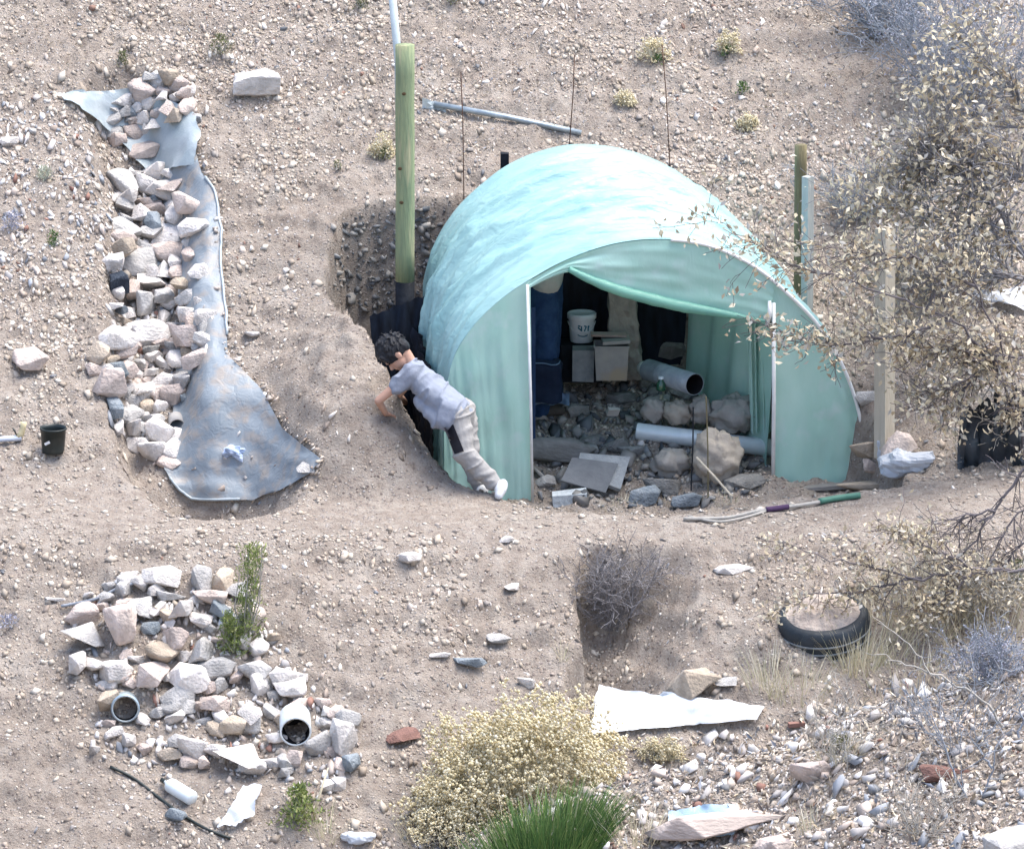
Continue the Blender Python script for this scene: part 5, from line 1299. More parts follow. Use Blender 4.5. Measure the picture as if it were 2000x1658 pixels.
def leaves_mesh(name, pos, size, ratio=0.45, up=0.3):
    """bent four-point leaves, two triangles each"""
    n = len(pos); P = np.array([tuple(p) for p in pos]); L = np.broadcast_to(np.asarray(size, float), (n,))
    d = RNG.normal(0, 1, (n, 3)); d[:, 2] -= up; d /= np.linalg.norm(d, axis=1)[:, None]
    q = RNG.normal(0, 1, (n, 3)); s = np.cross(d, q); s /= np.linalg.norm(s, axis=1)[:, None]; u = np.cross(s, d)
    A = P; T = P + d * L[:, None]; M = P + d * (L * 0.5)[:, None]
    w = (L * ratio * 0.5)[:, None]; bend = u * (L * 0.14)[:, None]
    V = np.stack([A, M + s * w + bend, T, M - s * w + bend], 1).reshape(-1, 3)
    i = np.arange(n)[:, None] * 4
    Fc = np.concatenate([i + np.array([[0, 1, 2]]), i + np.array([[0, 2, 3]])], 1).reshape(-1, 3)
    return fastmesh(name, V, Fc)
def ribbons(name, B, D, L, W, droop=0.25, seg=3):
    """grass-like strips: base points, directions, lengths, widths"""
    n = len(B); B = np.asarray(B, float); D = np.asarray(D, float); D = D / np.linalg.norm(D, axis=1)[:, None]
    L = np.broadcast_to(np.asarray(L, float), (n,)); W = np.broadcast_to(np.asarray(W, float), (n,))
    a = RNG.uniform(0, np.pi, n); s = np.stack([np.cos(a), np.sin(a) * 0.5, np.zeros(n)], 1)
    hor = D.copy(); hor[:, 2] = 0
    V = []
    for k in range(seg + 1):
        t = k / seg
        c = B + D * (L * t)[:, None] + hor * (L * droop * t * t)[:, None] - np.array([0, 0, 1]) * (L * droop * 0.6 * t * t)[:, None]
        w = (W * (1 - 0.8 * t))[:, None]
        V += [c - s * w, c + s * w]
    V = np.stack(V, 1).reshape(-1, 3); m = 2 * (seg + 1); i = np.arange(n)[:, None] * m; Fq = []
    for k in range(seg): Fq.append(i + np.array([[2 * k, 2 * k + 1, 2 * k + 3, 2 * k + 2]]))
    return fastmesh(name, V, np.stack(Fq, 1).reshape(-1, 4))
def mpart(parent, name, me, m, kind=None):
    """mesh given in world coordinates, hung under a thing"""
    org = np.array(parent.location); co = np.empty(len(me.vertices) * 3, np.float32); me.vertices.foreach_get('co', co)
    co = (co.reshape(-1, 3) - org).astype(np.float32); me.vertices.foreach_set('co', co.ravel()); me.update()
    me.materials.append(m); o = bpy.data.objects.new(name, me); col.objects.link(o); o.parent = parent
    if kind: o['kind'] = kind
    return o
def rv(s=1.0): return Vector((random.gauss(0, s), random.gauss(0, s), random.gauss(0, s)))
def twig(mb, p, d, L, r, depth, tips, bend=0.35, kids=3):
    pts = [p]; dd = d.normalized(); k = 4
    for i in range(k):
        dd = (dd + rv(bend * 0.35)).normalized(); pts.append(pts[-1] + dd * L / k)
    mb.tube(pts, [max(r * (1 - 0.7 * i / k), 0.0022) for i in range(k + 1)], 4 if r > 0.004 else 3, cap=False)
    tips += pts[1:]
    if depth > 0:
        for _ in range(kids):
            j = random.randint(1, k); nd = (dd + rv(0.75)).normalized()
            twig(mb, pts[j], nd, L * random.uniform(0.45, 0.75), r * 0.6, depth - 1, tips, bend, kids)
def branchy(name, label, cat, paths, m_twig, r0=0.012, twigs=10, tl=(0.12, 0.3), depth=1, kids=2, leaf=None, nleaf=0, lsize=(0.025, 0.045), bias=(0, 0, 0), group=None, trunk='branches', lratio=0.5, spread=0.03):
    base = Vector(paths[0][0]); t = thing(name, label, cat, tuple(base), group); mb = MB(); tips = []
    for q, path in enumerate(paths):
        P = resample([Vector(p) for p in path], max(8, 4 * len(path)))
        P = [p + rv(0.010) * min(1, i) for i, p in enumerate(P)]
        ra = r0 if q == 0 else r0 * 0.7
        mb.tube(P, [lerp(ra, 0.002, i / (len(P) - 1)) for i in range(len(P))], 5, cap=False)
        for _ in range(twigs):
            j = int(len(P) * random.uniform(0.15, 1.0)); j = min(max(j, 1), len(P) - 1)
            d = (P[j] - P[j - 1]).normalized() + rv(0.8) + Vector(bias)
            twig(mb, P[j], d, random.uniform(*tl), lerp(ra, 0.002, j / len(P)) * 0.55 + 0.0008, depth, tips, 0.4, kids)
        tips += P[len(P) // 2:]
    part(t, trunk, mb, m_twig, True)
    if nleaf:
        pos = [random.choice(tips) + rv(spread) for _ in range(nleaf)]
        mpart(t, 'leaves', leaves_mesh('leaves', pos, RNG.uniform(*lsize, nleaf), lratio), leaf, 'stuff')
    return t
def P3(*a): return [at(x, y, z) for x, y, z in a]

# --- leafy dry scrub leaning in from the right
branchy('dry_scrub', 'dry tan leaved scrub reaching in from the right edge before the greenhouse', 'shrub',
        [P3((2030, 985, 0.75), (1990, 830, 0.6), (1955, 680, 0.5), (1905, 560, 0.45), (1850, 470, 0.4)),
         P3((1990, 830, 0.6), (1935, 700, 0.4), (1860, 625, 0.3), (1760, 585, 0.25), (1650, 548, 0.2), (1540, 515, 0.2), (1430, 452, 0.2), (1388, 428, 0.2)),
         P3((1860, 625, 0.3), (1760, 655, 0.2), (1640, 672, 0.2), (1530, 648, 0.2)),
         P3((2030, 700, 0.5), (1900, 690, 0.4), (1800, 680, 0.4), (1715, 645, 0.4)),
         P3((1955, 680, 0.5), (1880, 760, 0.4), (1820, 770, 0.4)),
         P3((1905, 560, 0.45), (1800, 510, 0.5), (1700, 500, 0.5), (1600, 480, 0.5))],
        M_TWIGD, 0.017, 38, (0.10, 0.36), 1, 4, M_LEAFTAN, 3600, (0.032, 0.070), (-0.2, -0.1, 0.0))
branchy('dry_scrub', 'dense dry scrub with cream leaves filling the right edge above the greenhouse', 'shrub',
        [P3((2060, 620, 1.6), (1990, 480, 1.5), (1930, 370, 1.5), (1880, 270, 1.5), (1840, 180, 1.6)),
         P3((1990, 480, 1.5), (1900, 440, 1.4), (1800, 400, 1.4), (1720, 380, 1.4)),
         P3((2060, 400, 1.6), (1960, 330, 1.5), (1880, 285, 1.5), (1820, 250, 1.5)),
         P3((2060, 300, 1.8), (1990, 200, 1.8), (1930, 120, 1.9), (1880, 60, 2.0)),
         P3((1930, 370, 1.5), (1850, 330, 1.5), (1760, 340, 1.5)),
         P3((2060, 560, 1.5), (1940, 540, 1.4), (1840, 560, 1.4), (1740, 540, 1.4))],
        mat('grey_brown_twig', (0.30, 0.30, 0.32), (0.17, 0.17, 0.185), scale=14, bump=0.3), 0.022, 60, (0.16, 0.45), 1, 5, M_LEAFTAN, 5600, (0.032, 0.070), (-0.2, 0, 0.1))
def stems_fan(base, n, H, spread, lean=(0, 0)):
    out = []
    for _ in range(n):
        a = random.uniform(0, 6.28); k = spread * random.random() ** 0.6; L = H * random.uniform(0.6, 1.05)
        q = base + Vector((math.cos(a) * k, math.sin(a) * k * 0.6, 0)) * 0.15
        tip = base + Vector((math.cos(a) * k + lean[0], math.sin(a) * k * 0.6 + lean[1], L))
        mid = q.lerp(tip, 0.5) + rv(0.04)
        out.append([q, mid, tip])
    return out
def fan_shrub(name, label, px, py, H, spread, n, m, r0=0.006, twigs=5, tl=(0.08, 0.2), leaf=None, nleaf=0, ls=(0.012, 0.025), lean=(0, 0), depth=1, group=None, kids=2, lratio=0.4, sp_=0.02):
    b = G(px, py) - Vector((0, 0, 0.02))
    return branchy(name, label, 'shrub', stems_fan(b, n, H, spread, lean), m, r0, twigs, tl, depth, kids, leaf, nleaf, ls, (0, 0, 0.2), group, 'stems', lratio, sp_)
fan_shrub('grey_thicket', 'blue grey twiggy thicket at the top right corner', 1880, 215, 0.85, 0.95, 60, M_TWIGG, 0.007, 11, (0.12, 0.32), M_LILAC, 2600, (0.015, 0.03), (0, -0.1))
fan_shrub('grey_thicket', 'blue grey twiggy thicket at the top edge left of the corner thicket', 1730, 70, 0.5, 0.55, 36, M_TWIGG, 0.006, 9, (0.1, 0.25), M_LILAC, 1200, (0.012, 0.025))
fan_shrub('grey_thicket', 'low grey twiggy thicket on the slope right of the pale grey post', 1690, 420, 0.32, 0.5, 32, M_TWIGG, 0.005, 8, (0.08, 0.22), M_LEAFTAN, 800, (0.022, 0.042))
fan_shrub('grey_thicket', 'low grey twiggy thicket in front of the cream leaved scrub', 1830, 560, 0.36, 0.6, 36, M_TWIGG, 0.005, 8, (0.08, 0.22), M_LEAFTAN, 1500, (0.026, 0.05))
# roots and dark stems at the right end of the ledge
M_BLACKRAG = sheet_mat('black_tattered_sheet', (0.012, 0.018, 0.028), (0.03, 0.045, 0.06), trans=0, rough=0.45, scale=6)
branchy('gnarled_shrub', 'gnarled shrub with pale bare stems at the right end of the ledge', 'shrub',
        [P3((1885, 945, 0.85), (1875, 880, 0.85), (1895, 820, 0.8), (1930, 760, 0.75), (1960, 690, 0.7)), P3((1940, 945, 0.8), (1930, 890, 0.8), (1950, 830, 0.75), (1990, 780, 0.7)),
         P3((1990, 960, 0.8), (1975, 890, 0.75), (1962, 860, 0.75), (1990, 800, 0.7)), P3((1920, 940, 0.8), (1912, 880, 0.75), (1900, 850, 0.7), (1925, 800, 0.7))],
        M_TWIGP, 0.013, 9, (0.1, 0.25), 1, 2, M_LEAFTAN, 160, (0.02, 0.035))
# --- branches hanging in front of the ledge at right
branchy('dark_branches', 'dark leafless branches hanging before the ledge at the right edge', 'shrub',
        [P3((2040, 860, -0.75), (1990, 930, -0.8), (1945, 1000, -0.85), (1890, 1070, -0.9), (1830, 1120, -0.95), (1760, 1140, -1.0)),
         P3((2040, 960, -0.8), (1965, 1030, -0.85), (1930, 1100, -0.9), (1880, 1150, -0.95)),
         P3((1945, 1000, -0.85), (1890, 1010, -0.85), (1850, 1050, -0.85), (1820, 1090, -0.85)),
         P3((2040, 1040, -0.9), (1980, 1080, -0.9), (1940, 1150, -0.9))], M_TWIGD, 0.013, 22, (0.1, 0.3), 1, 3, M_LEAFTAN, 220, (0.02, 0.04), (-0.3, 0, -0.3))
branchy('leafy_branch', 'low branch with dry tan leaves reaching left above the old tyre', 'shrub',
        [P3((2050, 1115, -1.15), (1900, 1112, -1.2), (1800, 1128, -1.25), (1700, 1105, -1.3), (1600, 1085, -1.3), (1530, 1060, -1.3)),
         P3((1800, 1128, -1.25), (1700, 1150, -1.3), (1600, 1160, -1.35), (1540, 1180, -1.4)),
         P3((1900, 1112, -1.2), (1820, 1070, -1.2), (1740, 1045, -1.2)), P3((1900, 1112, -1.2), (1850, 1170, -1.3), (1780, 1190, -1.35))],
        M_TWIGD, 0.015, 24, (0.08, 0.24), 1, 3, M_LEAFTAN, 1700, (0.028, 0.055), (0, 0, 0.1))
fan_shrub('grass_clump', 'tangled dry brush behind the old tyre at the right edge', 1890, 1210, 0.36, 0.6, 30, M_TWIGP, 0.005, 8, (0.08, 0.22), M_LEAFTAN, 1400, (0.024, 0.048))
fan_shrub('sage_bush', 'grey lilac sage bush on the rubble at the right edge', 1945, 1330, 0.32, 0.42, 34, M_TWIGG, 0.004, 7, (0.06, 0.16), M_LILAC, 2200, (0.012, 0.022))
branchy('bare_branch', 'bare grey forked branch standing in the foreground rubble at lower right', 'branch',
        [P3((1930, 1700, -4.2), (1895, 1580, -4.2), (1858, 1490, -4.2), (1828, 1410, -4.2), (1795, 1372, -4.2)), P3((1905, 1600, -4.2), (1938, 1500, -4.2), (1950, 1450, -4.2), (1990, 1425, -4.2)),
         P3((1938, 1500, -4.2), (1915, 1462, -4.2), (1890, 1430, -4.2)), P3((1990, 1440, -4.2), (1998, 1400, -4.2), (1985, 1340, -4.2))], M_TWIGG, 0.013, 5, (0.08, 0.2), 0, 2)
branchy('bare_branch', 'pale bare branch arching over the rubble right of the old tyre', 'branch',
        [P3((1960, 1420, -3.6), (1900, 1352, -3.6), (1835, 1325, -3.6), (1772, 1258, -3.6), (1705, 1205, -3.6)), P3((1835, 1325, -3.6), (1760, 1290, -3.6), (1690, 1272, -3.6))], M_TWIGP, 0.010, 4, (0.08, 0.18), 0, 2)
fan_shrub('dry_brush', 'thin bare twigs standing in the middle of the foreground rubble', 1650, 1500, 0.42, 0.4, 12, M_TWIGP, 0.004, 5, (0.08, 0.22), M_LEAFTAN, 60, (0.02, 0.035))
fan_shrub('dry_brush', 'thin bare twigs in the rubble below the grey lilac sage bush', 1880, 1470, 0.5, 0.5, 16, M_TWIGG, 0.004, 5, (0.1, 0.24), M_LEAFTAN, 60, (0.02, 0.035))
fan_shrub('dry_brush', 'thin pale twigs at the bottom edge near the right corner', 1800, 1640, 0.4, 0.45, 14, M_TWIGP, 0.004, 5, (0.08, 0.2), M_LEAFTAN, 60, (0.02, 0.035))
# --- grey bare bush in the eroded cleft
fan_shrub('bare_bush', 'grey leafless bush growing in the eroded cleft below the greenhouse', 1195, 1225, 0.52, 0.34, 36, mat('brown_grey_twig', (0.28, 0.27, 0.28), (0.18, 0.17, 0.175), scale=14, bump=0.3), 0.004, 9, (0.07, 0.2), None, 0, depth=1, kids=3, lean=(0, -0.08))
# --- rabbitbrush
def rabbitbrush(name, label, px, py, rx, rz, n, m, group=None, ry=None, stem=M_STRAW, head=0.011, per=5, tilt=0.0, lumps=None, nst=350):
    b = G(px, py); ry = ry or rx * 0.6; t = thing(name, label, 'bush', tuple(b), group); C = []; n0 = 0
    dirs = []
    for _ in range(n):
        th = random.uniform(0, 6.28); ph = math.acos(random.uniform(-0.05, 1)); k = random.uniform(0.72, 1.0)
        d = Vector((math.cos(th) * math.sin(ph) * rx, math.sin(th) * math.sin(ph) * ry, math.cos(ph) * rz))
        lump_ = 1 + 0.42 * mnoise.noise(d * (2.9 / max(rx, 0.15)) + Vector((px, 0, 0))) + 0.22 * mnoise.noise(d * (8 / max(rx, 0.15)))
        d = d * k * lump_; d.z += tilt * d.x
        dirs.append(d)
    pos = np.array([tuple(b + d) for d in dirs])
    HP = np.repeat(pos, per, 0) + RNG.normal(0, 1, (n * per, 3)) * np.array([head * 1.5, head * 1.5, head * 0.9])
    O = np.array([(1, 0, 0), (-1, 0, 0), (0, 1, 0), (0, -1, 0), (0, 0, 1), (0, 0, -1)], float); OF = np.array([(0, 2, 4), (2, 1, 4), (1, 3, 4), (3, 0, 4), (2, 0, 5), (1, 2, 5), (3, 1, 5), (0, 3, 5)])
    V = O[None] * (RNG.uniform(0.5, 1.15, (len(HP), 1, 1)) * head) * RNG.uniform(0.6, 1.3, (len(HP), 6, 1)) + HP[:, None, :]
    FF = (OF[None] + (np.arange(len(HP)) * 6)[:, None, None]).reshape(-1, 3)
    mpart(t, 'flower_heads', fastmesh('flower_heads', V.reshape(-1, 3), FF), m, 'stuff')
    k = min(nst, n); S = np.array([tuple(d) for d in random.sample(dirs, k)])
    B = np.array(tuple(b)) + RNG.normal(0, 0.05, (k, 3)) * np.array([1, 1, 0]) * rx / 0.5
    mpart(t, 'stems', ribbons('stems', B, S, np.linalg.norm(S, axis=1), 0.0035, 0.05, 3), stem, 'stuff')
    return t
rabbitbrush('rabbitbrush', 'large pale yellow flowering bush at bottom centre before the white tarpaulin', 1005, 1590, 0.72, 0.76, 3200, M_FLOWER, ry=0.42, tilt=0.20, nst=900, head=0.0125)
rabbitbrush('rabbitbrush', 'low straw yellow growth at the lower left foot of the large yellow bush', 905, 1625, 0.40, 0.30, 650, M_FLOWER, ry=0.3, head=0.009)
for x, y, r_, h_, lab in [(1278, 118, 0.13, 0.20, 'yellow tuft on the upper slope right of the middle steel rod'), (1425, 100, 0.10, 0.17, 'pale yellow tuft on the upper slope nearest the top right'),
                     (748, 305, 0.10, 0.17, 'straw yellow tuft just left of the green timber post'), (1220, 205, 0.09, 0.12, 'small straw tuft on the slope above the greenhouse top'),
                     (1462, 252, 0.08, 0.11, 'small straw tuft on the slope above the mossy post'), (1272, 1478, 0.10, 0.13, 'olive yellow tuft on the edge of the white tarpaulin'),
                     (1310, 1485, 0.09, 0.16, 'straw tuft at the right of the olive tuft on the rubble')]:
    rabbitbrush('yellow_tuft', lab, x, y, r_, h_, 110, M_FLOWER, 'small yellow tufts on the slopes', head=0.008, nst=70)
# --- green broom at the bottom edge
def tuft(name, label, px, py, n, H, spread, m, w=0.004, lean=0.35, cat='grass', group=None, droop=0.2, part_name='blades'):
    b = G(px, py); t = thing(name, label, cat, tuple(b), group)
    a = RNG.uniform(0, 6.28, n); k = np.sqrt(RNG.random(n)) * spread
    X = b.x + np.cos(a) * k; Y = b.y + np.sin(a) * k * 0.7; B = np.stack([X, Y, zat(X, Y) - 0.01], 1)
    D = np.stack([np.cos(a) * lean * k / spread + RNG.normal(0, 0.13, n), np.sin(a) * lean * k / spread + RNG.normal(0, 0.13, n), np.ones(n)], 1)
    mpart(t, part_name, ribbons('blades', B, D, H * RNG.uniform(0.55, 1.05, n), w, droop), m, 'stuff')
    return t
tuft('green_broom', 'dense dark green broom bush at the bottom edge', 1060, 1685, 2400, 0.38, 0.40, M_GREEN, 0.005, 0.5, 'bush', part_name='stems')
tuft('straw_clump', 'tall straw coloured grass stems rising behind the green broom bush', 1020, 1655, 60, 0.50, 0.42, M_STRAW, 0.003, 0.3)
for x, y, n, H, s_, lab in [(1500, 1335, 90, 0.32, 0.16, 'bent straw grass left of the old tyre'), (1560, 1345, 110, 0.22, 0.2, 'straw grass below the old tyre'), (1700, 1260, 160, 0.34, 0.3, 'straw grass thick behind the right side of the old tyre'),
                         (1640, 1480, 60, 0.22, 0.14, 'green tinged straw grass on the middle rubble'), (860, 1640, 120, 0.25, 0.25, 'pale straw grass left of the green broom bush'), (1240, 1640, 110, 0.28, 0.2, 'pale straw grass right of the green broom bush'),
                         (640, 1640, 26, 0.30, 0.06, 'few tall straw stems beside the lower left sprig'), (1590, 1620, 40, 0.24, 0.12, 'straw stems at the bottom edge right of the pink rock'), (1800, 1180, 260, 0.34, 0.34, 'straw grass under the low leafy branch'), (1675, 1300, 200, 0.30, 0.16, 'dense straw grass over the right side of the old tyre'), (1930, 1230, 260, 0.34, 0.4, 'thick straw grass at the right edge above the sage bush'), (1780, 1340, 160, 0.26, 0.35, 'thin straw grass on the rubble crest right of the old tyre'),
                         (1300, 985, 30, 0.10, 0.14, 'little dry weeds on the threshold in front of the rubble'), (1210, 985, 26, 0.09, 0.12, 'little dry weeds on the threshold before the slabs'), (1420, 975, 24, 0.09, 0.1, 'little dry weeds at the threshold below the round boulder'),
                         (1100, 1290, 14, 0.22, 0.03, 'single pale weed stalk before the cleft above the yellow bush')]:
    tuft('straw_clump', lab, x, y, n, H, s_, M_STRAW, 0.003, 0.5, 'grass', 'straw grass clumps')
# --- juniper seedling on the lower pile and other green sprigs
def sprig(name, label, px, py, H, w, n, m, ls=(0.02, 0.04), lean=(0.0, 0.0), group=None, taper=0.6, ratio=0.35):
    b = G(px, py); t = thing(name, label, 'plant', tuple(b), group); mb = MB(); pos = []
    for s_ in range(max(3, int(n / 120))):
        tip = b + Vector((lean[0] + random.uniform(-w, w) * 0.7, lean[1] + random.uniform(-w, w) * 0.5, H * random.uniform(0.6, 1)))
        mb.tube([b, b.lerp(tip, 0.5) + rv(0.02), tip], [0.006, 0.004, 0.0015], 4, cap=False)
    for _ in range(n):
        v = random.random(); k = w * (1 - taper * v) * random.random() ** 0.5; a = random.uniform(0, 6.28); g_ = 0.75 + 0.9 * mnoise.noise(Vector((math.cos(a) * 1.3, math.sin(a) * 1.3 + v * 7, px)))
        pos.append(b + Vector((lean[0] * v + math.cos(a) * k * g_, lean[1] * v + math.sin(a) * k * g_, v * H)))
    part(t, 'stem', mb, M_TWIGP, True, kind='stuff'); mpart(t, 'foliage', leaves_mesh('foliage', pos, RNG.uniform(*ls, n), ratio, up=-0.9), m, 'stuff')
    return t
sprig('juniper_seedling', 'young green juniper growing out of the lower rock pile', 478, 1262, 0.70, 0.13, 1500, M_JUNI, (0.02, 0.045), (0.06, 0), taper=0.35, ratio=0.2)
sprig('juniper_seedling', 'small green side shoot at the foot of the young juniper', 456, 1275, 0.28, 0.14, 800, M_JUNI, (0.02, 0.045), (-0.03, -0.05), ratio=0.2)
sprig('green_sprig', 'olive green sprig at the right foot of the lower rock pile', 585, 1610, 0.26, 0.20, 800, M_JUNI, (0.02, 0.045))
for x, y, h_, w_, n, m, lab in [(105, 478, 0.10, 0.07, 200, M_GREEN, 'small dark green plant left of the trench middle'), (88, 352, 0.10, 0.11, 260, M_SAGE, 'grey green low plant left of the upper trench'), (240, 128, 0.10, 0.07, 160, M_OLIVE, 'small olive plant on the slope above the trench head'),
                          (705, 18, 0.14, 0.08, 220, M_OLIVE, 'olive plant at the top edge left of the pale pole'), (885, 8, 0.12, 0.10, 200, M_OLIVE, 'dark olive plant at the top edge right of the pale pole'), (1450, 185, 0.09, 0.07, 180, M_GREEN, 'small dark green plant on the slope left of the corner thicket'),
                          (1418, 110, 0.08, 0.07, 150, M_GREEN, 'small green plant below the pale yellow tuft'), (750, 312, 0.08, 0.08, 180, M_OLIVE, 'dark olive plant at the foot of the straw tuft by the timber post'), (1285, 122, 0.06, 0.06, 120, M_GREEN, 'small dark plant inside the yellow tuft on the upper slope'),
                          (1280, 1480, 0.08, 0.07, 160, M_OLIVE, 'olive plant on the edge of the white tarpaulin'), (25, 452, 0.14, 0.14, 420, M_LILAC, 'lilac grey plant at the left edge beside the trench'), (430, 105, 0.14, 0.15, 360, M_OLIVE, 'dull grey plant on the slope left above the big white boulder'),
                          (1640, 1470, 0.12, 0.14, 300, M_OLIVE, 'olive tuft on the middle rubble'), (1985, 1150, 0.2, 0.12, 420, M_GREEN, 'dark green sprig at the right edge above the sage bush'), (930, 1600, 0.1, 0.16, 400, M_SAGE, 'pale sage growth below the large yellow bush'),
                          (20, 1225, 0.08, 0.14, 200, M_LILAC, 'lilac grey dry plant at the left edge left of the lower pile'), (660, 330, 0.06, 0.05, 60, M_OLIVE, 'tiny olive weed on the slope left of the straw tuft')]:
    sprig('small_plant', lab, x, y, h_, w_, n, m, (0.012, 0.028), group='small plants dotted on the slopes')
# --- dry litter
def litter(poly, n, label, size=(0.015, 0.05), m=M_LITTER, lift=0.015):
    X, Y = scatter_px(poly, n); pos = np.stack([X, Y, zat(X, Y) + lift * RNG.random(n)], 1)
    me = leaves_mesh('dry_litter', pos, RNG.uniform(*size, n), 0.28, up=0.0); me.materials.append(m)
    o = bpy.data.objects.new('dry_litter', me); col.objects.link(o); tag(o, label, 'litter', kind='stuff')
litter([(1380, 0), (2000, 0), (2000, 900), (1760, 900), (1700, 700), (1560, 520), (1440, 360)], 5200, 'dry leaves and sticks littering the right hillside')
litter([(0, 0), (1400, 0), (1300, 270), (1000, 300), (600, 330), (400, 200), (0, 180)], 6500, 'dry bits littering the upper hillside', (0.012, 0.04))
litter([(1450, 1060), (2000, 1020), (2000, 1300), (1700, 1300), (1500, 1300)], 1500, 'dry leaves littering the ledge edge at right')
litter([(700, 1658), (880, 1570), (1180, 1470), (1470, 1420), (1800, 1300), (2000, 1240), (2000, 1658)], 5200, 'dry grass bits littering the foreground rubble', (0.02, 0.09))
# ================================================================== SMALL PROPS
M_POT = mat('black_nursery_pot', (0.008, 0.014, 0.014), (0.016, 0.026, 0.026), scale=10, rough=0.42, bump=0.05, spec=0.5)
M_WHITEPL = sheet_mat('white_plastic_bag', (0.66, 0.70, 0.75), (0.54, 0.59, 0.66), trans=0.25, rough=0.4, scale=6)
M_WHITETARP = sheet_mat('white_tarpaulin', (0.74, 0.78, 0.82), (0.64, 0.69, 0.74), trans=0.1, rough=0.5, scale=3)
M_BLUEPL = sheet_mat('light_blue_plastic', (0.32, 0.47, 0.62), (0.42, 0.56, 0.68), trans=0.2, rough=0.4, scale=6)
# black pot
p = G(104, 880); r = 25 / pxm(p); h = 0.155
t = thing('plant_pot', 'black plastic plant pot standing on the left bank', 'pot', tuple(p))
part(t, 'body', MB().lathe([(0.001, -0.01), (r * 0.86, -0.01), (r * 0.88, 0.01), (r, h), (r * 1.06, h), (r * 1.06, h + 0.014), (r * 0.98, h + 0.014), (r * 0.93, h - 0.01), (r * 0.82, 0.03)], p, (0.02, -0.03, 1), 28), M_POT, True)
part(t, 'soil', MB().lathe([(r * 0.9, h * 0.55), (0.001, h * 0.57)], p, (0.02, -0.03, 1), 24), mat('dark_soil', (0.05, 0.045, 0.04), (0.08, 0.07, 0.06), bump=0.5))
q = p + Vector((-0.035, -r * 0.99, 0.075))
part(t, 'sticker', MB().box(q, (0.042, 0.002, 0.018), Euler((0, -0.5, -0.25))), M_WHITEPIPE)
# hand tool at the left edge
M_YEL = mat('cream_yellow_plastic', (0.66, 0.58, 0.36), (0.58, 0.50, 0.30), bump=0.1, rough=0.5)
p = G(42, 862) + Vector((0, 0, 0.025)); e = G(-30, 868) + Vector((0, 0, 0.03))
t = thing('garden_tool', 'cream and pale blue hand tool lying on the bank at the left edge', 'tool', tuple(p))
part(t, 'handle', MB().tube([e, e.lerp(p, 0.5), p], [0.018, 0.020, 0.022], 10), mat('pale_blue_plastic', (0.56, 0.62, 0.72), (0.50, 0.56, 0.66), bump=0.05, rough=0.5), True)
part(t, 'head', MB().tube([p + Vector((-0.03, 0, 0)), p + Vector((0.0, 0, 0.03)), p + Vector((0.012, 0.01, 0.075)), p + Vector((0.016, 0.01, 0.11))], [0.020, 0.024, 0.020, 0.024], 10), M_YEL, True)
part(t, 'trigger', MB().tube([p + Vector((-0.035, -0.01, 0.025)), p + Vector((-0.045, -0.01, 0.05)), p + Vector((-0.06, -0.01, 0.075))], 0.006, 6), M_POT, True)
# crumpled cloth and can in the basin
def crumple(name, px, py, rx, ry, rz, m, label, cat, amp=0.5, f=14, lift=0.0):
    c = G(px, py) + Vector((0, 0, rz * 0.4 + lift)); mb = MB().ellipsoid(c, (rx, ry, rz), nu=26, nv=16)
    for k, v in enumerate(mb.v):
        d = v - c; nn = mnoise.noise(d * f + Vector((px, py, 1))) + 0.6 * abs(mnoise.noise(d * f * 2.1 + Vector((py, 0, px))))
        mb.v[k] = c + d * (1 + amp * nn)
    return single(name, mb, m, label, cat, tuple(c), smooth=False)
crumple('crumpled_cloth', 456, 890, 0.075, 0.05, 0.05, mat('blue_white_cloth', (0.50, 0.58, 0.72), (0.24, 0.32, 0.48), scale=20, bump=0.2), 'crumpled blue and white cloth lying on the basin liner', 'cloth', 0.9, 22)
p = G(345, 838); ax = Vector((0.15, -0.9, -0.05)).normalized(); r = 14 / pxm(p)
def can(name, px, py, rpx, L, ax, m, label, cat, ring=None):
    p = G(px, py) ; r = rpx / pxm(p); ax = Vector(ax).normalized(); a = p + Vector((0, 0, r * 0.7)) - ax * L * 0.6
    t = thing(name, label, cat, tuple(a))
    part(t, 'tube', MB().lathe([(r * 0.9, 0), (r, 0.004), (r, L), (r * 0.88, L), (r * 0.88, L * 0.4)], a, ax, 22), m, True)
    part(t, 'inside', MB().lathe([(r * 0.875, L - 0.003), (r * 0.86, L * 0.15), (0.001, L * 0.15)], a, ax, 22), M_VOID, True)
    if ring:
        for k in (0.86, 0.94): part(t, 'ring', MB().lathe([(r * 1.0, L * k - 0.006), (r * 1.05, L * k), (r * 1.0, L * k + 0.006)], a, ax, 22), ring, True)
    return t
can('clay_pipe', 345, 838, 16, 0.16, (0.1, -0.9, -0.1), RC['light grey'], 'short grey pipe end among the lowest trench rocks', 'pipe')
can('metal_can', 245, 1398, 27, 0.20, (0.05, -0.9, 0.10), M_GALV, 'ringed grey metal pipe end set in the left of the lower pile', 'pipe', mat('blue_grey_ring', (0.20, 0.30, 0.40), (0.28, 0.36, 0.44), bump=0.1))
can('drain_pipe', 577, 1438, 31, 0.24, (0.05, -0.9, -0.12), M_DUCTW, 'white drain pipe with black mouth in the right of the lower pile', 'pipe')
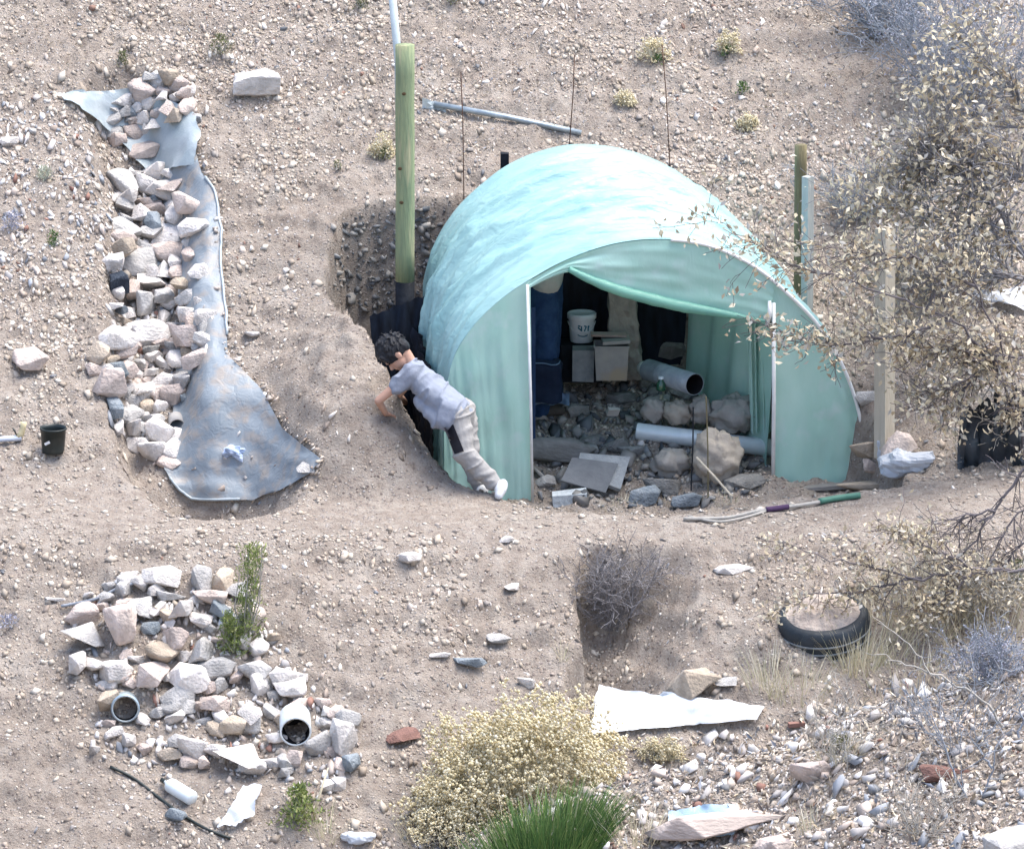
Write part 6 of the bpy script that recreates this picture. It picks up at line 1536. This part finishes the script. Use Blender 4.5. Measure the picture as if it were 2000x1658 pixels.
# bottle, plastic strip and black edging below the lower pile
a = G(318, 1535) + Vector((0, 0, 0.04)); b = G(372, 1568) + Vector((0, 0, 0.04)); ax = (b - a); L = ax.length * 1.1; ax.normalize()
t = thing('plastic_bottle', 'white plastic bottle lying below the lower rock pile', 'bottle', tuple(a))
part(t, 'body', MB().lathe([(0.001, 0.0), (0.012, 0.0), (0.012, 0.03), (0.022, 0.04), (0.047, 0.065), (0.050, 0.08), (0.050, L - 0.012), (0.042, L), (0.001, L)], a, ax, 22), mat('white_bottle_plastic', (0.76, 0.82, 0.84), (0.66, 0.74, 0.76), rough=0.35, bump=0.05, spec=0.5), True)
part(t, 'cap', MB().lathe([(0.001, -0.012), (0.016, -0.012), (0.016, 0.02)], a, ax, 16), M_POT, True)
P = drape([(475, 1545), (455, 1575), (440, 1600), (422, 1622)], [(515, 1545), (505, 1570), (495, 1600), (462, 1622)], 12, 20, 0.03, 0.03, 12, 3)
single('plastic_strip', MB().grid(P), M_WHITEPL, 'folded pale grey plastic strip below the lower rock pile', 'plastic', tuple(P[5][5]), smooth=True)
def hose(name, pts, r, m, label, cat='hose', lift=0.012):
    Q = [G(x, y) + Vector((0, 0, lift)) for x, y in pts]; Q = resample(Q, 6 * len(Q))
    return single(name, MB().tube(Q, r, 7), m, label, cat, tuple(Q[0]), smooth=True)
hose('garden_edging', [(215, 1500), (260, 1522), (310, 1560), (350, 1590), (400, 1620), (450, 1640)], 0.011, M_POT, 'thin black edging strip curving below the lower rock pile', 'edging')
hose('dry_stick', [(120, 1195), (190, 1180), (235, 1158), (300, 1140)], 0.011, M_TWIGG, 'grey dry stick lying across the top left of the lower pile', 'stick', 0.04)
a = G(612, 1600); single('dry_stalk', MB().tube([a, a + Vector((0.03, 0, 0.13)), a + Vector((0.10, -0.02, 0.36))], [0.012, 0.009, 0.005], 7), M_LEAFTAN, 'broken brown stalk sticking up at the right foot of the lower pile', 'stalk', tuple(a), smooth=True)
# pole and scraps on the ledge before the greenhouse
pts = [(1335, 1018), (1420, 1016), (1480, 1003), (1560, 992), (1640, 978), (1680, 972)]
Q = [G(x, y) + Vector((0, 0, 0.018)) for x, y in pts]
t = thing('broken_pole', 'pale broken pole with green sleeve lying on the ledge right of the doorway', 'pole', tuple(Q[0]))
part(t, 'shaft', MB().tube(resample(Q[:5], 24), 0.014, 8), M_TWIGP, True)
part(t, 'green_sleeve', MB().tube(resample([Q[3].lerp(Q[4], .5) + Vector((0, 0, .004)), Q[4] + Vector((0, 0, .004)), Q[5]], 12), 0.022, 10), mat('green_sleeve', (0.05, 0.15, 0.11), (0.08, 0.20, 0.15), bump=0.15, rough=0.5), True)
part(t, 'purple_band', MB().tube(resample([Q[2].lerp(Q[3], .2) + Vector((0, -0.004, .002)), Q[2].lerp(Q[3], .75) + Vector((0, -0.004, .002))], 6), 0.019, 10), mat('dark_purple_band', (0.06, 0.035, 0.08), (0.09, 0.05, 0.11), bump=0.1), True)
hose('flat_stick', [(1345, 1012), (1400, 1022), (1450, 1015), (1500, 1000)], 0.010, M_TWIGP, 'thin pale stick lying on the ledge beside the broken pole', 'stick')
# white bag by the tan post
crumple('plastic_bag', 1768, 912, 0.20, 0.10, 0.085, M_WHITEPL, 'white blue plastic bag slumped at the foot of the tan post', 'bag', 0.55, 9, 0.0)
crumple('plastic_bag', 1726, 895, 0.055, 0.05, 0.13, M_WHITEPL, 'upright twist of white plastic against the tan post foot', 'bag', 0.4, 10, 0.02)
crumple('red_scrap', 1915, 693, 0.075, 0.05, 0.038, mat('coral_red_cloth', (0.62, 0.16, 0.17), (0.52, 0.12, 0.14), bump=0.2), 'coral red scrap on the slope at the right edge', 'scrap', 0.4, 12)
P = drape([(1890, 580), (1920, 590), (1960, 600)], [(2000, 570), (2010, 590), (2020, 620)], 12, 10, 0.03, 0.03, 12, 3)
single('white_scrap', MB().grid(P), M_WHITEPL, 'white plastic scrap on the slope at the right edge above the red scrap', 'plastic', tuple(P[4][4]), smooth=True)
hose('white_pipe', [(1740, 515), (1800, 522), (1870, 535)], 0.014, M_WHITEPIPE, 'thin white pipe lying on the slope right of the pale grey post', 'pipe', 0.02)
# black tattered sheet at the ledge end, doubling as shade of the root hollow
P = []
for j in range(14):
    v = j / 13; P.append([at(lerp(1875, 2010, i / 15) - 8 * v + 6 * math.sin(i * 2.1), lerp(800 - 3 * i + 40 * mnoise.noise(Vector((i * 0.8, 3, 1))), 960, v), 0.72) + Vector((0, 0.10 * mnoise.noise(Vector((i * .45, v * 3, 2))) + 0.05 * mnoise.noise(Vector((i * 1.1, v * 6, 5))), 0)) for i in range(16)])
single('black_sheet', MB().grid(P), M_BLACKRAG, 'tattered black plastic sheet doubling as hollow shade behind the gnarled shrub at right', 'plastic sheet', tuple(P[-1][7]), smooth=True)
# black stand-in for the pit shade between the timber post and the greenhouse
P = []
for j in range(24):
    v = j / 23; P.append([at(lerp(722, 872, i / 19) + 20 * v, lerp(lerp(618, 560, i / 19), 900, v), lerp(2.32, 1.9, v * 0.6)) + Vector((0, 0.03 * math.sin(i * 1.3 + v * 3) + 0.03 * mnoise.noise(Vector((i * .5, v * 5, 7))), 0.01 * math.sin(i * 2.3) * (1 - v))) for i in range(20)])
single('black_plastic_or_shade', MB().grid(P), M_BLACKFILM_SHADE, 'black stand-in for pit shade between the timber post foot and the greenhouse', 'plastic sheet', tuple(P[-1][9]), smooth=True)
# old tyre sunk at the embankment foot, filled with earth
M_TYRE = mat('worn_black_rubber', (0.012, 0.018, 0.024), (0.024, 0.034, 0.044), scale=9, rough=0.55, bump=0.2, spec=0.4)
M_GROOVE = mat('dusty_tyre_groove', (0.26, 0.28, 0.29), (0.18, 0.20, 0.21), scale=12, bump=0.2)
c = G(1610, 1226); c.y += 0.05; c.z -= 0.01; axt = Vector((-0.08, -0.26, 1)).normalized(); Rt = 92 / pxm(c)
t = thing('old_tyre', 'old black tyre half buried and filled with earth at the ledge corner', 'tyre', tuple(c))
part(t, 'carcass', MB().lathe([(Rt * 0.70, 0.10), (Rt * 0.82, 0.125), (Rt * 0.96, 0.095), (Rt, 0.03), (Rt * 0.99, -0.13), (Rt * 0.93, -0.19), (Rt * 0.75, -0.21), (Rt * 0.68, -0.12)], c, axt, 48, closed=True), M_TYRE, True)
for k, hh in enumerate((0.02, -0.035, -0.085, -0.13)):
    part(t, 'tread_ring', MB().lathe([(Rt * 0.985, hh - 0.008), (Rt * 1.012, hh - 0.006), (Rt * 1.012, hh + 0.006), (Rt * 0.985, hh + 0.008)], c, axt, 48, closed=True), M_GROOVE, True)
so = []
for j in range(9):
    rr_ = Rt * 0.86 * j / 8; u = axt.orthogonal().normalized(); w = axt.cross(u)
    so.append([c + axt * (0.105 + 0.09 * (1 - (j / 8) ** 2) + 0.02 * mnoise.noise(Vector((j, i, 2)) * 0.7)) + (u * math.cos(6.2832 * i / 32) + w * math.sin(6.2832 * i / 32)) * rr_ for i in range(33)])
part(t, 'earth_fill', MB().grid(so), mat('pale_earth_fill', (0.44, 0.38, 0.33), (0.34, 0.285, 0.25), scale=14, bump=0.7, bscale=40))
# white tarpaulin in the gully
P = drape([(1170, 1345), (1165, 1375), (1160, 1405), (1150, 1440)], [(1492, 1390), (1488, 1396), (1484, 1403), (1480, 1412)], 40, 26, 0.03, 0.03, 4, 8)
single('white_tarpaulin', MB().grid(P), M_WHITETARP, 'white tarpaulin spread in the gully behind the rubble mound', 'tarpaulin', tuple(P[10][10]), smooth=True)
P = drape([(860, 1525), (885, 1550)], [(915, 1495), (935, 1520)], 12, 10, 0.06, 0.02, 14, 2)
b0 = single('printed_bag', MB().grid(P), M_WHITEPL, 'small white plastic bag with grey print caught at the yellow bush foot', 'bag', tuple(P[4][4]), smooth=True)
for k in range(3):
    q = P[4][3 + 2 * k] + Vector((0, -0.012, 0.012)); part(b0, 'print_bar', MB().box(q, (0.012, 0.003, 0.042), Euler((0.5, 0.5, 0))), M_BLOCK)
P = drape([(1310, 1595), (1305, 1625), (1320, 1655)], [(1430, 1580), (1450, 1605), (1440, 1640)], 16, 12, 0.04, 0.035, 9, 4)
single('blue_plastic', MB().grid(P), M_BLUEPL, 'light blue plastic scrap in the rubble below the very large flat rock', 'plastic', tuple(P[4][4]), smooth=True)
p = G(1555, 1418); single('red_brick_shard', MB().box(p + Vector((0, 0, 0.015)), (0.11, 0.05, 0.03), Euler((0.1, 0, 0.1)), 0.005), RC['red brown'], 'small dark brick shard in the rubble behind the olive tuft', 'brick', tuple(p))
crumple('plastic_lump', 700, 1640, 0.10, 0.05, 0.035, M_WHITEPL, 'white blue plastic scrap at the bottom edge left of the yellow bush', 'plastic', 0.6, 12)
